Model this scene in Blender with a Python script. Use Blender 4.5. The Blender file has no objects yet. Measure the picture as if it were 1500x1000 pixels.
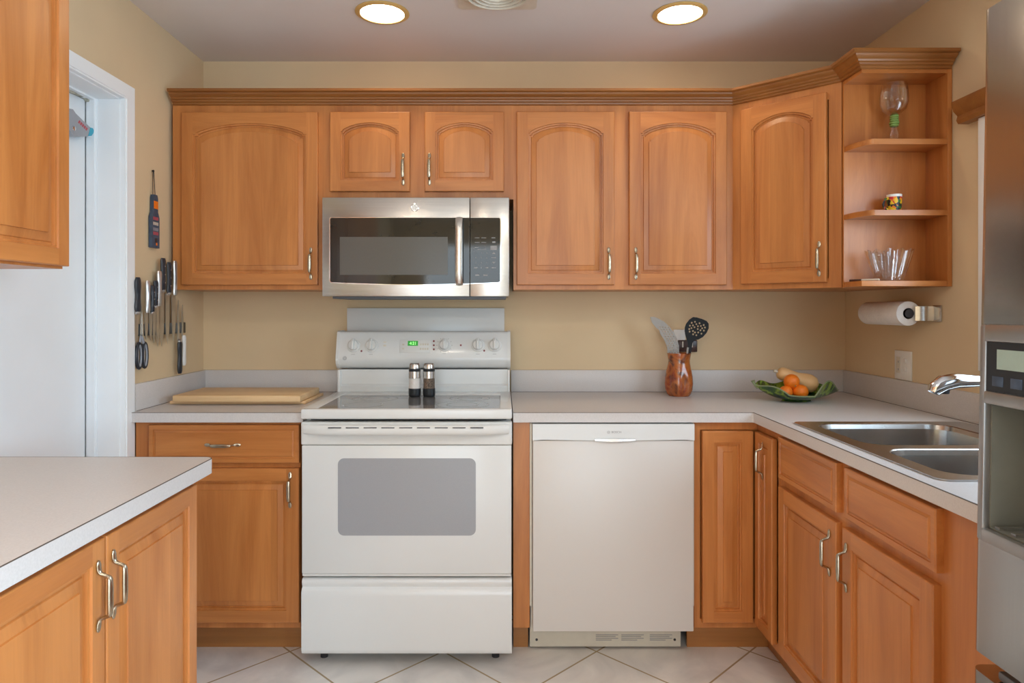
import bpy, bmesh, math, random
from mathutils import Vector, Matrix
from math import pi, sin, cos, radians as R
random.seed(7)
SC = bpy.context.scene
COL = SC.collection

# ------------------------------------------------------------------ camera, world, exposure
CH, F = 1.29, 996.0
cam = bpy.data.cameras.new('camera')
cam.sensor_width = 36.0
cam.lens = F / 1500 * 36
cam.shift_x = 14 / 1500
cam.shift_y = -47 / 1500
cam.clip_start = 0.02
camo = bpy.data.objects.new('camera', cam)
camo.location = (0, 0, CH)
camo.rotation_euler = (R(90), 0, 0)
COL.objects.link(camo)
SC.camera = camo

w = bpy.data.worlds.new('daylight')
SC.world = w
w.use_nodes = True
nt = w.node_tree
bg = nt.nodes['Background']
tc = nt.nodes.new('ShaderNodeTexCoord')
sp = nt.nodes.new('ShaderNodeSeparateXYZ')
rp = nt.nodes.new('ShaderNodeValToRGB')
nt.links.new(tc.outputs['Generated'], sp.inputs[0])
nt.links.new(sp.outputs['Z'], rp.inputs[0])
nt.links.new(rp.outputs[0], bg.inputs[0])
rp.color_ramp.elements[0].position = 0.0
rp.color_ramp.elements[0].color = (0.10, 0.14, 0.07, 1)
rp.color_ramp.elements[1].position = 0.25
rp.color_ramp.elements[1].color = (0.62, 0.80, 1.0, 1)
bg.inputs[1].default_value = 1.2


def area(name, loc, rot, sx, sy, power, color, spread=180):
    l = bpy.data.lights.new(name, 'AREA')
    l.shape = 'RECTANGLE'
    l.size, l.size_y = sx, sy
    l.energy = power
    l.color = color
    l.spread = R(spread)
    o = bpy.data.objects.new(name, l)
    o.location = loc
    o.rotation_euler = rot
    COL.objects.link(o)
    return o


# daylight entering through the glass doors behind the camera, and the window over the sink
area('patio_daylight', (0.1, -2.95, 1.10), (R(90), 0, 0), 2.1, 1.95, 52, (0.80, 0.91, 1.0))
area('sink_window_daylight', (1.60, 1.70, 1.50), (0, R(90), 0), 0.78, 0.84, 12, (0.66, 0.84, 1.0))
area('added_side_daylight', (1.60, -0.65, 1.50), (0, R(90), 0), 1.0, 1.2, 105, (0.62, 0.82, 1.0))  # unseen extra source, added to brighten the white door with cool light
CAN_EMIT = 26.0
ROOM_CAN_EMIT = 95.0     # the brighter cans over the room behind the camera

SC.view_settings.view_transform = 'Standard'
SC.view_settings.look = 'None'
SC.view_settings.exposure = 0.16
SC.view_settings.gamma = 1.0
SC.view_settings.use_curve_mapping = False
SC.cycles.max_bounces = 10
SC.cycles.diffuse_bounces = 6
SC.cycles.sample_clamp_indirect = 6.0
SC.cycles.caustics_reflective = False
SC.cycles.caustics_refractive = False
try:
    SC.cycles.use_denoising = True
except Exception:
    pass


# ------------------------------------------------------------------ materials
def lin(r, g, b):
    f = lambda c: (c / 255 / 12.92) if c / 255 <= 0.04045 else ((c / 255 + 0.055) / 1.055) ** 2.4
    return (f(r), f(g), f(b), 1)


def base_mat(name):
    m = bpy.data.materials.new(name)
    m.use_nodes = True
    return m, m.node_tree, m.node_tree.nodes['Principled BSDF']


def mat(name, col, rough=0.5, metal=0.0, spec=0.5, var=0.04, scale=30, bump=0.0, bscale=60,
        trans=0.0, ior=1.45, coat=0.0, emit=None, es=0.0, stretch=(1, 1, 1)):
    m, t, b = base_mat(name)
    N, L = t.nodes, t.links
    b.inputs['Roughness'].default_value = rough
    b.inputs['Metallic'].default_value = metal
    b.inputs['Specular IOR Level'].default_value = spec
    b.inputs['Transmission Weight'].default_value = trans
    b.inputs['IOR'].default_value = ior
    b.inputs['Coat Weight'].default_value = coat
    b.inputs['Coat Roughness'].default_value = 0.08
    c = N.new('ShaderNodeTexCoord')
    mp = N.new('ShaderNodeMapping')
    mp.inputs['Scale'].default_value = stretch
    L.new(c.outputs['Object'], mp.inputs[0])
    n = N.new('ShaderNodeTexNoise')
    n.inputs['Scale'].default_value = scale
    n.inputs['Detail'].default_value = 4
    L.new(mp.outputs[0], n.inputs['Vector'])
    r = N.new('ShaderNodeValToRGB')
    r.color_ramp.elements[0].position = 0.3
    r.color_ramp.elements[1].position = 0.7
    r.color_ramp.elements[0].color = tuple(x * (1 - var) for x in col[:3]) + (1,)
    r.color_ramp.elements[1].color = tuple(min(1, x * (1 + var)) for x in col[:3]) + (1,)
    L.new(n.outputs[0], r.inputs[0])
    L.new(r.outputs[0], b.inputs['Base Color'])
    if bump:
        n2 = N.new('ShaderNodeTexNoise')
        n2.inputs['Scale'].default_value = bscale
        n2.inputs['Detail'].default_value = 5
        L.new(mp.outputs[0], n2.inputs['Vector'])
        bp = N.new('ShaderNodeBump')
        bp.inputs['Strength'].default_value = bump
        bp.inputs['Distance'].default_value = 0.01
        L.new(n2.outputs[0], bp.inputs['Height'])
        L.new(bp.outputs[0], b.inputs['Normal'])
    if emit:
        b.inputs['Emission Color'].default_value = emit
        b.inputs['Emission Strength'].default_value = es
    return m


def wood(name, light, dark, horizontal=False, rough=0.38):
    m, t, b = base_mat(name)
    N, L = t.nodes, t.links
    c = N.new('ShaderNodeTexCoord')
    oi = N.new('ShaderNodeObjectInfo')
    off = N.new('ShaderNodeVectorMath'); off.operation = 'SCALE'
    off.inputs[0].default_value = (3.1, 5.7, 9.3)
    L.new(oi.outputs['Random'], off.inputs['Scale'])
    ad = N.new('ShaderNodeVectorMath'); ad.operation = 'ADD'
    L.new(c.outputs['Object'], ad.inputs[0])
    L.new(off.outputs[0], ad.inputs[1])
    mp = N.new('ShaderNodeMapping')
    mp.inputs['Scale'].default_value = (0.9, 9, 9) if horizontal else (9, 9, 0.9)
    L.new(ad.outputs[0], mp.inputs[0])
    n = N.new('ShaderNodeTexNoise')
    n.inputs['Scale'].default_value = 1.3
    n.inputs['Detail'].default_value = 7
    n.inputs['Distortion'].default_value = 0.7
    n.inputs['Roughness'].default_value = 0.62
    L.new(mp.outputs[0], n.inputs['Vector'])
    r = N.new('ShaderNodeValToRGB')
    r.color_ramp.elements[0].position = 0.30
    r.color_ramp.elements[0].color = dark
    r.color_ramp.elements[1].position = 0.62
    r.color_ramp.elements[1].color = light
    L.new(n.outputs[0], r.inputs[0])
    # fine fibres
    mp2 = N.new('ShaderNodeMapping')
    mp2.inputs['Scale'].default_value = (4, 160, 160) if horizontal else (160, 160, 4)
    L.new(ad.outputs[0], mp2.inputs[0])
    n2 = N.new('ShaderNodeTexNoise')
    n2.inputs['Scale'].default_value = 1
    n2.inputs['Detail'].default_value = 3
    L.new(mp2.outputs[0], n2.inputs['Vector'])
    # glued boards: a step of tone every nine centimetres
    sx = N.new('ShaderNodeSeparateXYZ')
    L.new(ad.outputs[0], sx.inputs[0])
    ml = N.new('ShaderNodeMath'); ml.operation = 'MULTIPLY'; ml.inputs[1].default_value = 11.0
    L.new(sx.outputs['Z' if horizontal else 'X'], ml.inputs[0])
    fl = N.new('ShaderNodeMath'); fl.operation = 'FLOOR'
    L.new(ml.outputs[0], fl.inputs[0])
    wn = N.new('ShaderNodeTexWhiteNoise'); wn.noise_dimensions = '1D'
    L.new(fl.outputs[0], wn.inputs['W'])
    m1 = N.new('ShaderNodeMapRange')
    m1.inputs['To Min'].default_value = 0.93
    m1.inputs['To Max'].default_value = 1.06
    L.new(wn.outputs['Value'], m1.inputs[0])
    m2 = N.new('ShaderNodeMapRange')
    m2.inputs['To Min'].default_value = 0.90
    m2.inputs['To Max'].default_value = 1.10
    L.new(n2.outputs[0], m2.inputs[0])
    mm = N.new('ShaderNodeMath'); mm.operation = 'MULTIPLY'
    L.new(m1.outputs[0], mm.inputs[0]); L.new(m2.outputs[0], mm.inputs[1])
    hs = N.new('ShaderNodeHueSaturation')
    L.new(mm.outputs[0], hs.inputs['Value'])
    L.new(r.outputs[0], hs.inputs['Color'])
    L.new(hs.outputs[0], b.inputs['Base Color'])
    b.inputs['Roughness'].default_value = rough
    b.inputs['Coat Weight'].default_value = 0.15
    b.inputs['Coat Roughness'].default_value = 0.25
    return m


WL, WD = (0.545, 0.208, 0.054, 1), (0.385, 0.122, 0.025, 1)
M = {}
M['wood'] = wood('maple_vertical', WL, WD)
M['woodh'] = wood('maple_horizontal', WL, WD, True)
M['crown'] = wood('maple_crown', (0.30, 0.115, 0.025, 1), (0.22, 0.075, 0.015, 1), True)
M['toe'] = wood('maple_toe_kick', (0.42, 0.18, 0.05, 1), (0.33, 0.13, 0.03, 1), True)
M['wall'] = mat('painted_plaster', (0.68, 0.525, 0.33), 0.75, var=0.05, scale=2.2, bump=0.10, bscale=14)
M['ceiling'] = mat('ceiling_paint', (0.72, 0.69, 0.67), 0.85, var=0.02, scale=3)
M['white'] = mat('white_trim_paint', (0.86, 0.89, 0.91), 0.4, var=0.015, scale=6)
M['laminate'] = mat('grey_laminate', (0.60, 0.57, 0.555), 0.36, var=0.05, scale=260)
M['seam'] = mat('laminate_seam', (0.10, 0.075, 0.06), 0.6)
M['enamel'] = mat('white_enamel', (0.72, 0.735, 0.73), 0.22, var=0.01, scale=5, coat=0.2)
M['plastic'] = mat('white_plastic', (0.71, 0.72, 0.705), 0.32, var=0.01)
M['dwwhite'] = mat('dishwasher_white', (0.66, 0.635, 0.605), 0.28, var=0.008, scale=3)
M['offwhite'] = mat('aged_white_plastic', (0.66, 0.62, 0.52), 0.45, var=0.03)
M['windowgrey'] = mat('oven_window_dots', (0.33, 0.34, 0.36), 0.25, var=0.02, scale=400)
M['glasstop'] = mat('ceramic_cooktop_glass', (0.16, 0.16, 0.165), 0.07, var=0.02)
M['burner'] = mat('burner_ring_print', (0.30, 0.30, 0.30), 0.15)
M['ventgrey'] = mat('vent_grille_paint', (0.16, 0.17, 0.19), 0.5, 0.3)
M['dark'] = mat('dark_metal', (0.03, 0.03, 0.035), 0.5)
M['black'] = mat('black_plastic', (0.018, 0.02, 0.024), 0.35)
M['matteblack'] = mat('matte_black_nylon', (0.014, 0.015, 0.017), 0.55, spec=0.25)
M['blackglass'] = mat('black_glass', (0.015, 0.014, 0.012), 0.06, spec=0.6)
M['mwscreen'] = mat('microwave_mesh_screen', (0.10, 0.095, 0.085), 0.2, var=0.05, scale=600)
M['steel'] = mat('brushed_steel', (0.60, 0.575, 0.54), 0.27, 1.0, var=0.05, scale=3, stretch=(1, 40, 60))
M['fridge'] = mat('refrigerator_steel', (0.46, 0.44, 0.42), 0.20, 1.0, var=0.02, scale=3, stretch=(60, 60, 1))
M['sink'] = mat('sink_steel', (0.50, 0.49, 0.475), 0.22, 1.0, var=0.06, scale=20)
M['chrome'] = mat('chrome', (0.75, 0.75, 0.76), 0.06, 1.0)
M['nickel'] = mat('antique_nickel', (0.48, 0.42, 0.32), 0.26, 1.0, var=0.12, scale=60)
M['lamplit_trim'] = mat('lamplit_can_trim', (0.70, 0.48, 0.18), 0.4, 0.2)  # warm lamp light on the ring put into its base colour
M['ivory'] = mat('ivory_vent', (0.66, 0.60, 0.50), 0.5)
M['board'] = wood('cutting_board_wood', (0.80, 0.56, 0.31, 1), (0.68, 0.44, 0.22, 1), True, 0.5)
M['mark'] = mat('grey_print', (0.30, 0.30, 0.31), 0.5)
M['red'] = mat('red_indicator', (0.20, 0.02, 0.03), 0.3)
M['paper'] = mat('paper_towel', (0.82, 0.80, 0.78), 0.9, bump=0.3, bscale=220)
M['switch'] = mat('switch_plate_white', (0.80, 0.78, 0.74), 0.35)
M['brown'] = mat('brown_outlet_plastic', (0.055, 0.022, 0.014), 0.3)
M['orange'] = mat('orange_peel', (0.85, 0.20, 0.012), 0.42, var=0.08, scale=14, bump=0.25, bscale=160)
M['squash'] = mat('butternut_skin', (0.72, 0.44, 0.20), 0.5, var=0.10, scale=8)
M['glass'] = mat('clear_glass', (0.97, 0.98, 0.98), 0.02, trans=1.0, ior=1.45, var=0.0)
def thin_glass(name, tint, refl=0.5):
    m, t, b = base_mat(name)
    N, L = t.nodes, t.links
    out = N['Material Output']
    tr = N.new('ShaderNodeBsdfTransparent'); tr.inputs[0].default_value = tint
    gs = N.new('ShaderNodeBsdfGlossy'); gs.inputs['Roughness'].default_value = 0.04
    gs.inputs['Color'].default_value = (1, 1, 1, 1)
    lw = N.new('ShaderNodeLayerWeight'); lw.inputs[0].default_value = refl
    c = N.new('ShaderNodeTexCoord'); n = N.new('ShaderNodeTexNoise'); n.inputs['Scale'].default_value = 60
    L.new(c.outputs['Object'], n.inputs['Vector'])
    bp = N.new('ShaderNodeBump'); bp.inputs['Strength'].default_value = 0.15; bp.inputs['Distance'].default_value = 0.004
    L.new(n.outputs[0], bp.inputs['Height']); L.new(bp.outputs[0], gs.inputs['Normal'])
    mx = N.new('ShaderNodeMixShader')
    L.new(lw.outputs['Facing'], mx.inputs[0]); L.new(tr.outputs[0], mx.inputs[1]); L.new(gs.outputs[0], mx.inputs[2])
    L.new(mx.outputs[0], out.inputs['Surface'])
    return m


M['glass'] = thin_glass('clear_glass', (0.97, 0.97, 0.96, 1), 0.28)
M['crystal'] = thin_glass('cut_crystal', (0.95, 0.94, 0.94, 1), 0.42)
M['greenglass'] = mat('green_glass', (0.38, 0.60, 0.16), 0.15, trans=0.5, ior=1.45)
M['blade'] = mat('knife_steel', (0.66, 0.64, 0.60), 0.42, 1.0, var=0.08, scale=20)
M['handle_black'] = mat('knife_handle_black', (0.022, 0.026, 0.035), 0.35)
M['handle_silver'] = mat('knife_handle_satin', (0.62, 0.63, 0.64), 0.32, 0.9)
M['handle_white'] = mat('knife_handle_white', (0.75, 0.74, 0.72), 0.35)
M['greyp'] = mat('scissor_grip_grey', (0.28, 0.30, 0.34), 0.4)
M['slate'] = mat('painted_slate_blue', (0.050, 0.075, 0.120), 0.5, var=0.3, scale=40)
M['salt'] = mat('salt', (0.80, 0.76, 0.72), 0.7, var=0.05, scale=200)
M['pepper'] = mat('peppercorns', (0.16, 0.12, 0.09), 0.6, var=0.8, scale=240, bump=0.5, bscale=200)
M['utgrey'] = mat('grey_utensil', (0.32, 0.29, 0.26), 0.4, 0.3)
M['toolgrey'] = mat('grey_tool_plastic', (0.33, 0.36, 0.40), 0.4)
M['cyan'] = mat('cyan_cap', (0.03, 0.38, 0.55), 0.35)
M['redink'] = mat('red_print', (0.50, 0.08, 0.10), 0.5)
M['oldmetal'] = mat('worn_metal', (0.45, 0.42, 0.33), 0.5, 0.3, var=0.4, scale=40)
M['lcd'] = mat('green_lcd', (0.01, 0.12, 0.02), 0.3, emit=(0.01, 0.30, 0.02, 1), es=0.7)
M['lcdtext'] = mat('green_digits', (0.3, 1, 0.2), 0.3, emit=(0.35, 1.0, 0.3, 1), es=1.3)
M['fridgelcd'] = mat('fridge_display', (0.32, 0.42, 0.38), 0.15)
M['recess'] = mat('dispenser_grey', (0.20, 0.20, 0.17), 0.4, 0.3)
M['disp'] = mat('dispenser_frame', (0.36, 0.355, 0.35), 0.3, 0.8)
M['roomlamp'] = mat('lit_room_diffuser', (1, 1, 1), 0.5, emit=(1.0, 0.86, 0.68, 1), es=ROOM_CAN_EMIT)
M['lamp'] = mat('lit_diffuser', (1, 1, 1), 0.5, emit=(1.0, 0.80, 0.55, 1), es=CAN_EMIT)


def painted(name, cols, scale, rough=0.4, coat=0.0, kind='voronoi'):
    m, t, b = base_mat(name)
    N, L = t.nodes, t.links
    c = N.new('ShaderNodeTexCoord')
    if kind == 'voronoi':
        n = N.new('ShaderNodeTexVoronoi')
        n.inputs['Scale'].default_value = scale
        L.new(c.outputs['Object'], n.inputs['Vector'])
        s = N.new('ShaderNodeSeparateColor')
        L.new(n.outputs['Color'], s.inputs[0])
        fac = s.outputs[0]
    else:
        n = N.new('ShaderNodeTexNoise')
        n.inputs['Scale'].default_value = scale
        n.inputs['Detail'].default_value = 5
        n.inputs['Distortion'].default_value = 1.1
        L.new(c.outputs['Object'], n.inputs['Vector'])
        mr = N.new('ShaderNodeMapRange')
        mr.inputs['From Min'].default_value = 0.28
        mr.inputs['From Max'].default_value = 0.72
        L.new(n.outputs[0], mr.inputs[0])
        fac = mr.outputs[0]
    r = N.new('ShaderNodeValToRGB')
    r.color_ramp.interpolation = 'CONSTANT' if kind == 'voronoi' else 'LINEAR'
    while len(r.color_ramp.elements) < len(cols):
        r.color_ramp.elements.new(0.5)
    for i, cc in enumerate(cols):
        r.color_ramp.elements[i].position = i / len(cols) if kind == 'voronoi' else i / (len(cols) - 1)
        r.color_ramp.elements[i].color = tuple(cc) + (1,)
    L.new(fac, r.inputs[0])
    L.new(r.outputs[0], b.inputs['Base Color'])
    b.inputs['Roughness'].default_value = rough
    b.inputs['Coat Weight'].default_value = coat
    return m


M['mugpaint'] = painted('mug_painting', [(0.01, 0.01, 0.02), (0.75, 0.45, 0.01), (0.55, 0.02, 0.03), (0.80, 0.55, 0.02), (0.03, 0.15, 0.03), (0.75, 0.20, 0.02)], 95)
M['leaf'] = painted('leaf_bowl_glaze', [(0.008, 0.025, 0.04), (0.012, 0.045, 0.025), (0.03, 0.09, 0.012), (0.25, 0.36, 0.04), (0.02, 0.06, 0.02)], 16, 0.22, 0.5, 'noise')
M['leafrim'] = mat('leaf_bowl_rim', (0.22, 0.26, 0.14), 0.3)
M['vase'] = painted('marbled_vase_glaze', [(0.03, 0.010, 0.006), (0.28, 0.05, 0.012), (0.42, 0.12, 0.025), (0.10, 0.025, 0.012), (0.42, 0.20, 0.08)], 13, 0.15, 0.6, 'noise')


def floor_mat():
    m, t, b = base_mat('marble_tile')
    N, L = t.nodes, t.links
    c = N.new('ShaderNodeTexCoord')
    mp = N.new('ShaderNodeMapping')
    mp.inputs['Rotation'].default_value = (0, 0, R(45))
    L.new(c.outputs['Object'], mp.inputs[0])
    br = N.new('ShaderNodeTexBrick')
    br.offset = 0.0
    br.squash = 1.0
    br.inputs['Scale'].default_value = 1.0
    br.inputs['Brick Width'].default_value = 0.409
    br.inputs['Row Height'].default_value = 0.409
    br.inputs['Mortar Size'].default_value = 0.0035
    br.inputs['Mortar Smooth'].default_value = 0.1
    br.inputs['Color1'].default_value = (1, 1, 1, 1)
    br.inputs['Color2'].default_value = (0.93, 0.93, 0.93, 1)
    br.inputs['Mortar'].default_value = (0, 0, 0, 1)
    L.new(mp.outputs[0], br.inputs['Vector'])
    n = N.new('ShaderNodeTexNoise')
    n.inputs['Scale'].default_value = 3.0
    n.inputs['Detail'].default_value = 8
    n.inputs['Distortion'].default_value = 1.6
    L.new(c.outputs['Object'], n.inputs['Vector'])
    r = N.new('ShaderNodeValToRGB')
    r.color_ramp.elements[0].position = 0.32
    r.color_ramp.elements[0].color = (0.66, 0.64, 0.62, 1)
    r.color_ramp.elements[1].position = 0.60
    r.color_ramp.elements[1].color = (0.85, 0.82, 0.78, 1)
    L.new(n.outputs[0], r.inputs[0])
    mx = N.new('ShaderNodeMixRGB')
    L.new(br.outputs['Fac'], mx.inputs[0])
    mu = N.new('ShaderNodeMixRGB'); mu.blend_type = 'MULTIPLY'; mu.inputs[0].default_value = 1
    L.new(r.outputs[0], mu.inputs[1]); L.new(br.outputs['Color'], mu.inputs[2])
    L.new(mu.outputs[0], mx.inputs[1])
    mx.inputs[2].default_value = (0.40, 0.31, 0.19, 1)
    L.new(mx.outputs[0], b.inputs['Base Color'])
    b.inputs['Roughness'].default_value = 0.25
    bp = N.new('ShaderNodeBump')
    bp.invert = True
    bp.inputs['Strength'].default_value = 0.3
    bp.inputs['Distance'].default_value = 0.004
    L.new(br.outputs['Fac'], bp.inputs['Height'])
    L.new(bp.outputs[0], b.inputs['Normal'])
    return m


M['floor'] = floor_mat()


# ------------------------------------------------------------------ mesh builder
ORIG = {}


class MB:
    def __init__(s, T=None):
        s.v, s.f, s.m = [], [], []
        s.T = T or Matrix()

    def add(s, vs, fs, mi=0, T=None):
        b = len(s.v)
        X = s.T @ T if T is not None else s.T
        s.v += [X @ Vector(p) for p in vs]
        s.f += [tuple(b + i for i in f) for f in fs]
        s.m += [mi] * len(fs) if isinstance(mi, int) else list(mi)
        return s

    def box(s, x0, x1, y0, y1, z0, z1, bv=0.0, seg=2, mi=0, T=None):
        if x0 > x1: x0, x1 = x1, x0
        if y0 > y1: y0, y1 = y1, y0
        if z0 > z1: z0, z1 = z1, z0
        vs = [(x, y, z) for x in (x0, x1) for y in (y0, y1) for z in (z0, z1)]
        fs = [(0, 1, 3, 2), (4, 6, 7, 5), (0, 4, 5, 1), (2, 3, 7, 6), (0, 2, 6, 4), (1, 5, 7, 3)]
        if bv > 0:
            bm = bmesh.new()
            bvs = [bm.verts.new(p) for p in vs]
            for f in fs: bm.faces.new([bvs[i] for i in f])
            bmesh.ops.bevel(bm, geom=bm.edges[:], offset=min(bv, (x1-x0)*.49, (y1-y0)*.49, (z1-z0)*.49),
                            segments=seg, profile=0.5, affect='EDGES')
            bm.verts.index_update()
            s.bm(bm, mi, T)
            return s
        return s.add(vs, fs, mi, T)

    def bm(s, bm, mi=0, T=None):
        bm.verts.index_update()
        s.add([v.co.copy() for v in bm.verts], [tuple(v.index for v in f.verts) for f in bm.faces], mi, T)
        bm.free()
        return s

    def prism(s, poly, a0, a1, axis='z', mi=0, T=None):
        """extrude a 2-D polygon: axis z -> (x,y), x -> (y,z), y -> (x,z)"""
        mk = {'z': lambda p, a: (p[0], p[1], a), 'x': lambda p, a: (a, p[0], p[1]), 'y': lambda p, a: (p[0], a, p[1])}[axis]
        n = len(poly)
        vs = [mk(p, a0) for p in poly] + [mk(p, a1) for p in poly]
        fs = [tuple(range(n))[::-1], tuple(range(n, 2 * n))] + [(i, (i + 1) % n, n + (i + 1) % n, n + i) for i in range(n)]
        return s.add(vs, fs, mi, T)

    def lathe(s, prof, seg=32, T=None, mi=0, mod=None, cap=True):
        """prof: (r, z) list about local z"""
        vs, fs = [], []
        for r, z in prof:
            for k in range(seg):
                a = 2 * pi * k / seg
                rr, zz = (r, z) if mod is None else mod(r, z, a)
                vs.append((rr * cos(a), rr * sin(a), zz))
        for j in range(len(prof) - 1):
            for k in range(seg):
                k2 = (k + 1) % seg
                fs.append((j * seg + k, j * seg + k2, (j + 1) * seg + k2, (j + 1) * seg + k))
        if cap:
            if prof[0][0] > 1e-5: fs.append(tuple(range(seg))[::-1])
            b = (len(prof) - 1) * seg
            if prof[-1][0] > 1e-5: fs.append(tuple(range(b, b + seg)))
        return s.add(vs, fs, mi, T)

    def tube(s, pts, rad, seg=10, mi=0, T=None, flat=None):
        """pts list of Vector, rad number or list of r or (ra, rb); section axes by parallel transport"""
        pts = [Vector(p) for p in pts]
        n = len(pts)
        rad = rad if isinstance(rad, (list, tuple)) and len(rad) == n else [rad] * n
        tang = [(pts[min(i + 1, n - 1)] - pts[max(i - 1, 0)]).normalized() for i in range(n)]
        u = Vector(flat) if flat else tang[0].orthogonal()
        vs, fs = [], []
        for i in range(n):
            t = tang[i]
            u = (u - t * u.dot(t)).normalized()
            vv = t.cross(u)
            ra, rb = rad[i] if isinstance(rad[i], (tuple, list)) else (rad[i], rad[i])
            for k in range(seg):
                a = 2 * pi * k / seg
                vs.append(pts[i] + u * ra * cos(a) + vv * rb * sin(a))
        for i in range(n - 1):
            for k in range(seg):
                k2 = (k + 1) % seg
                fs.append((i * seg + k, i * seg + k2, (i + 1) * seg + k2, (i + 1) * seg + k))
        fs.append(tuple(range(seg))[::-1])
        fs.append(tuple(range((n - 1) * seg, n * seg)))
        return s.add(vs, fs, mi, T)

    def plate(s, outline, holes, thick, mi=0, T=None):
        """flat plate with holes: outline/holes in (x,z), thickness along +y"""
        bm = bmesh.new()
        ed = []
        for lp in [outline] + holes:
            vv = [bm.verts.new((p[0], 0, p[1])) for p in lp]
            ed += [bm.edges.new((vv[i], vv[(i + 1) % len(vv)])) for i in range(len(vv))]
        bmesh.ops.triangle_fill(bm, use_beauty=True, use_dissolve=False, edges=ed, normal=(0, -1, 0))
        r = bmesh.ops.extrude_face_region(bm, geom=bm.faces[:])
        bmesh.ops.translate(bm, verts=[e for e in r['geom'] if isinstance(e, bmesh.types.BMVert)], vec=(0, thick, 0))
        bmesh.ops.recalc_face_normals(bm, faces=bm.faces[:])
        return s.bm(bm, mi, T)

    def mesh(s, name, mats, off=(0, 0, 0), ang=32, fix=True):
        o = Vector(off)
        me = bpy.data.meshes.new(name)
        me.from_pydata([p - o for p in s.v], [], s.f)
        ms = mats if isinstance(mats, (list, tuple)) else [mats]
        for m_ in ms: me.materials.append(M[m_] if isinstance(m_, str) else m_)
        me.polygons.foreach_set('material_index', s.m)
        if fix:
            bm = bmesh.new(); bm.from_mesh(me)
            bmesh.ops.recalc_face_normals(bm, faces=bm.faces[:])
            bm.to_mesh(me); bm.free()
        me.shade_smooth()
        me.set_sharp_from_angle(angle=R(ang))
        me.update()
        return me

    def build(s, name, mats, parent=None, ang=32, fix=True):
        off = ORIG.get(parent.name, Vector()) if parent else Vector()
        o = bpy.data.objects.new(name, s.mesh(name, mats, off, ang, fix))
        COL.objects.link(o)
        if parent:
            o.parent = parent
            ORIG[o.name] = off
        return o


def thing(name, label, cat, loc=(0, 0, 0), rotz=0.0, group=None, world=False):
    """world=True: parts are given in world coordinates"""
    o = bpy.data.objects.new(name, None)
    o.empty_display_size = 0.05
    COL.objects.link(o)
    o.location = loc
    o.rotation_euler = (0, 0, rotz)
    o['label'] = label
    o['category'] = cat
    if group: o['group'] = group
    ORIG[o.name] = Vector(loc) if world else Vector()
    return o


def tag(o, label, cat, group=None):
    o['label'] = label; o['category'] = cat
    if group: o['group'] = group
    return o


def recenter(o, p):
    """top-level mesh built in world coordinates: put its origin at p"""
    o.data.transform(Matrix.Translation(-Vector(p)))
    o.location = p
    return o


def struct(name, mb, m, parent=None):
    o = mb.build(name, m, parent)
    if not parent: o['kind'] = 'structure'
    return o


def inst(name, me, parent, loc, rot=(0, 0, 0)):
    o = bpy.data.objects.new(name, me)
    COL.objects.link(o)
    o.parent = parent
    o.location = Vector(loc) - ORIG.get(parent.name, Vector())
    o.rotation_euler = rot
    ORIG[o.name] = Vector()
    return o


def text(body, size, parent, loc, rot, m, ext=0.0003, name='lettering', ax='CENTER'):
    c = bpy.data.curves.new(name, 'FONT')
    c.body = body; c.size = size; c.extrude = ext; c.align_x = ax; c.align_y = 'CENTER'
    tmp = bpy.data.objects.new('tmp', c)
    COL.objects.link(tmp)
    dg = bpy.context.evaluated_depsgraph_get()
    me = bpy.data.meshes.new_from_object(tmp.evaluated_get(dg))
    me.name = name
    bpy.data.objects.remove(tmp); bpy.data.curves.remove(c)
    me.materials.clear(); me.materials.append(M[m])
    return inst(name, me, parent, loc, rot)


def PX(px, Y): return (px - 736) * Y / F
def PZ(py, Y): return CH - (py - 453) * Y / F
def rrect(x0, x1, y0, y1, r, n=6):
    pts = []
    for cx, cy, a0 in ((x1 - r, y1 - r, 0), (x0 + r, y1 - r, 90), (x0 + r, y0 + r, 180), (x1 - r, y0 + r, 270)):
        for k in range(n + 1):
            a = R(a0 + 90 * k / n)
            pts.append((cx + r * cos(a), cy + r * sin(a)))
    return pts


def face_T(x, y, z, tilt=0.0):
    """local z -> out of a surface facing -Y (tilted up by tilt)"""
    return Matrix.Translation((x, y, z)) @ Matrix.Rotation(R(90) - tilt, 4, 'X')


# ------------------------------------------------------------------ room shell
XL, XR, YB, YF, H = -1.37, 1.57, 3.115, -3.0, 2.425
fl = struct('floor', MB().box(XL - .1, XR + .1, YF - .1, YB + .1, -.05, 0), 'floor')
recenter(fl, (0.355, 2.565, 0))
struct('ceiling', MB().box(XL - .1, XR + .1, YF - .1, YB + .1, H, H + .05), 'ceiling')
struct('wall_back', MB().box(XL - .1, XR + .1, YB, YB + .1, 0, H), 'wall')
DY0, DY1, DZ = 1.80, 2.437, 2.046
struct('wall_left', MB().box(XL - .1, XL, YF, DY0, 0, H).box(XL - .1, XL, DY1, YB, 0, H).box(XL - .1, XL, DY0, DY1, DZ, H), 'wall')
WY0, WY1, WZ0, WZ1 = 1.26, 2.14, 1.09, 1.93
SY0, SY1, SZ0, SZ1 = -1.27, -0.03, .98, 2.02
struct('wall_right', MB().box(XR, XR + .1, YF, SY0, 0, H).box(XR, XR + .1, SY1, WY0, 0, H)
       .box(XR, XR + .1, SY0, SY1, 0, SZ0).box(XR, XR + .1, SY0, SY1, SZ1, H).box(XR, XR + .1, WY1, YB, 0, H)
       .box(XR, XR + .1, WY0, WY1, 0, WZ0).box(XR, XR + .1, WY0, WY1, WZ1, H), 'wall')
GX0, GX1, GZ = -0.95, 1.15, 2.08
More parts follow.
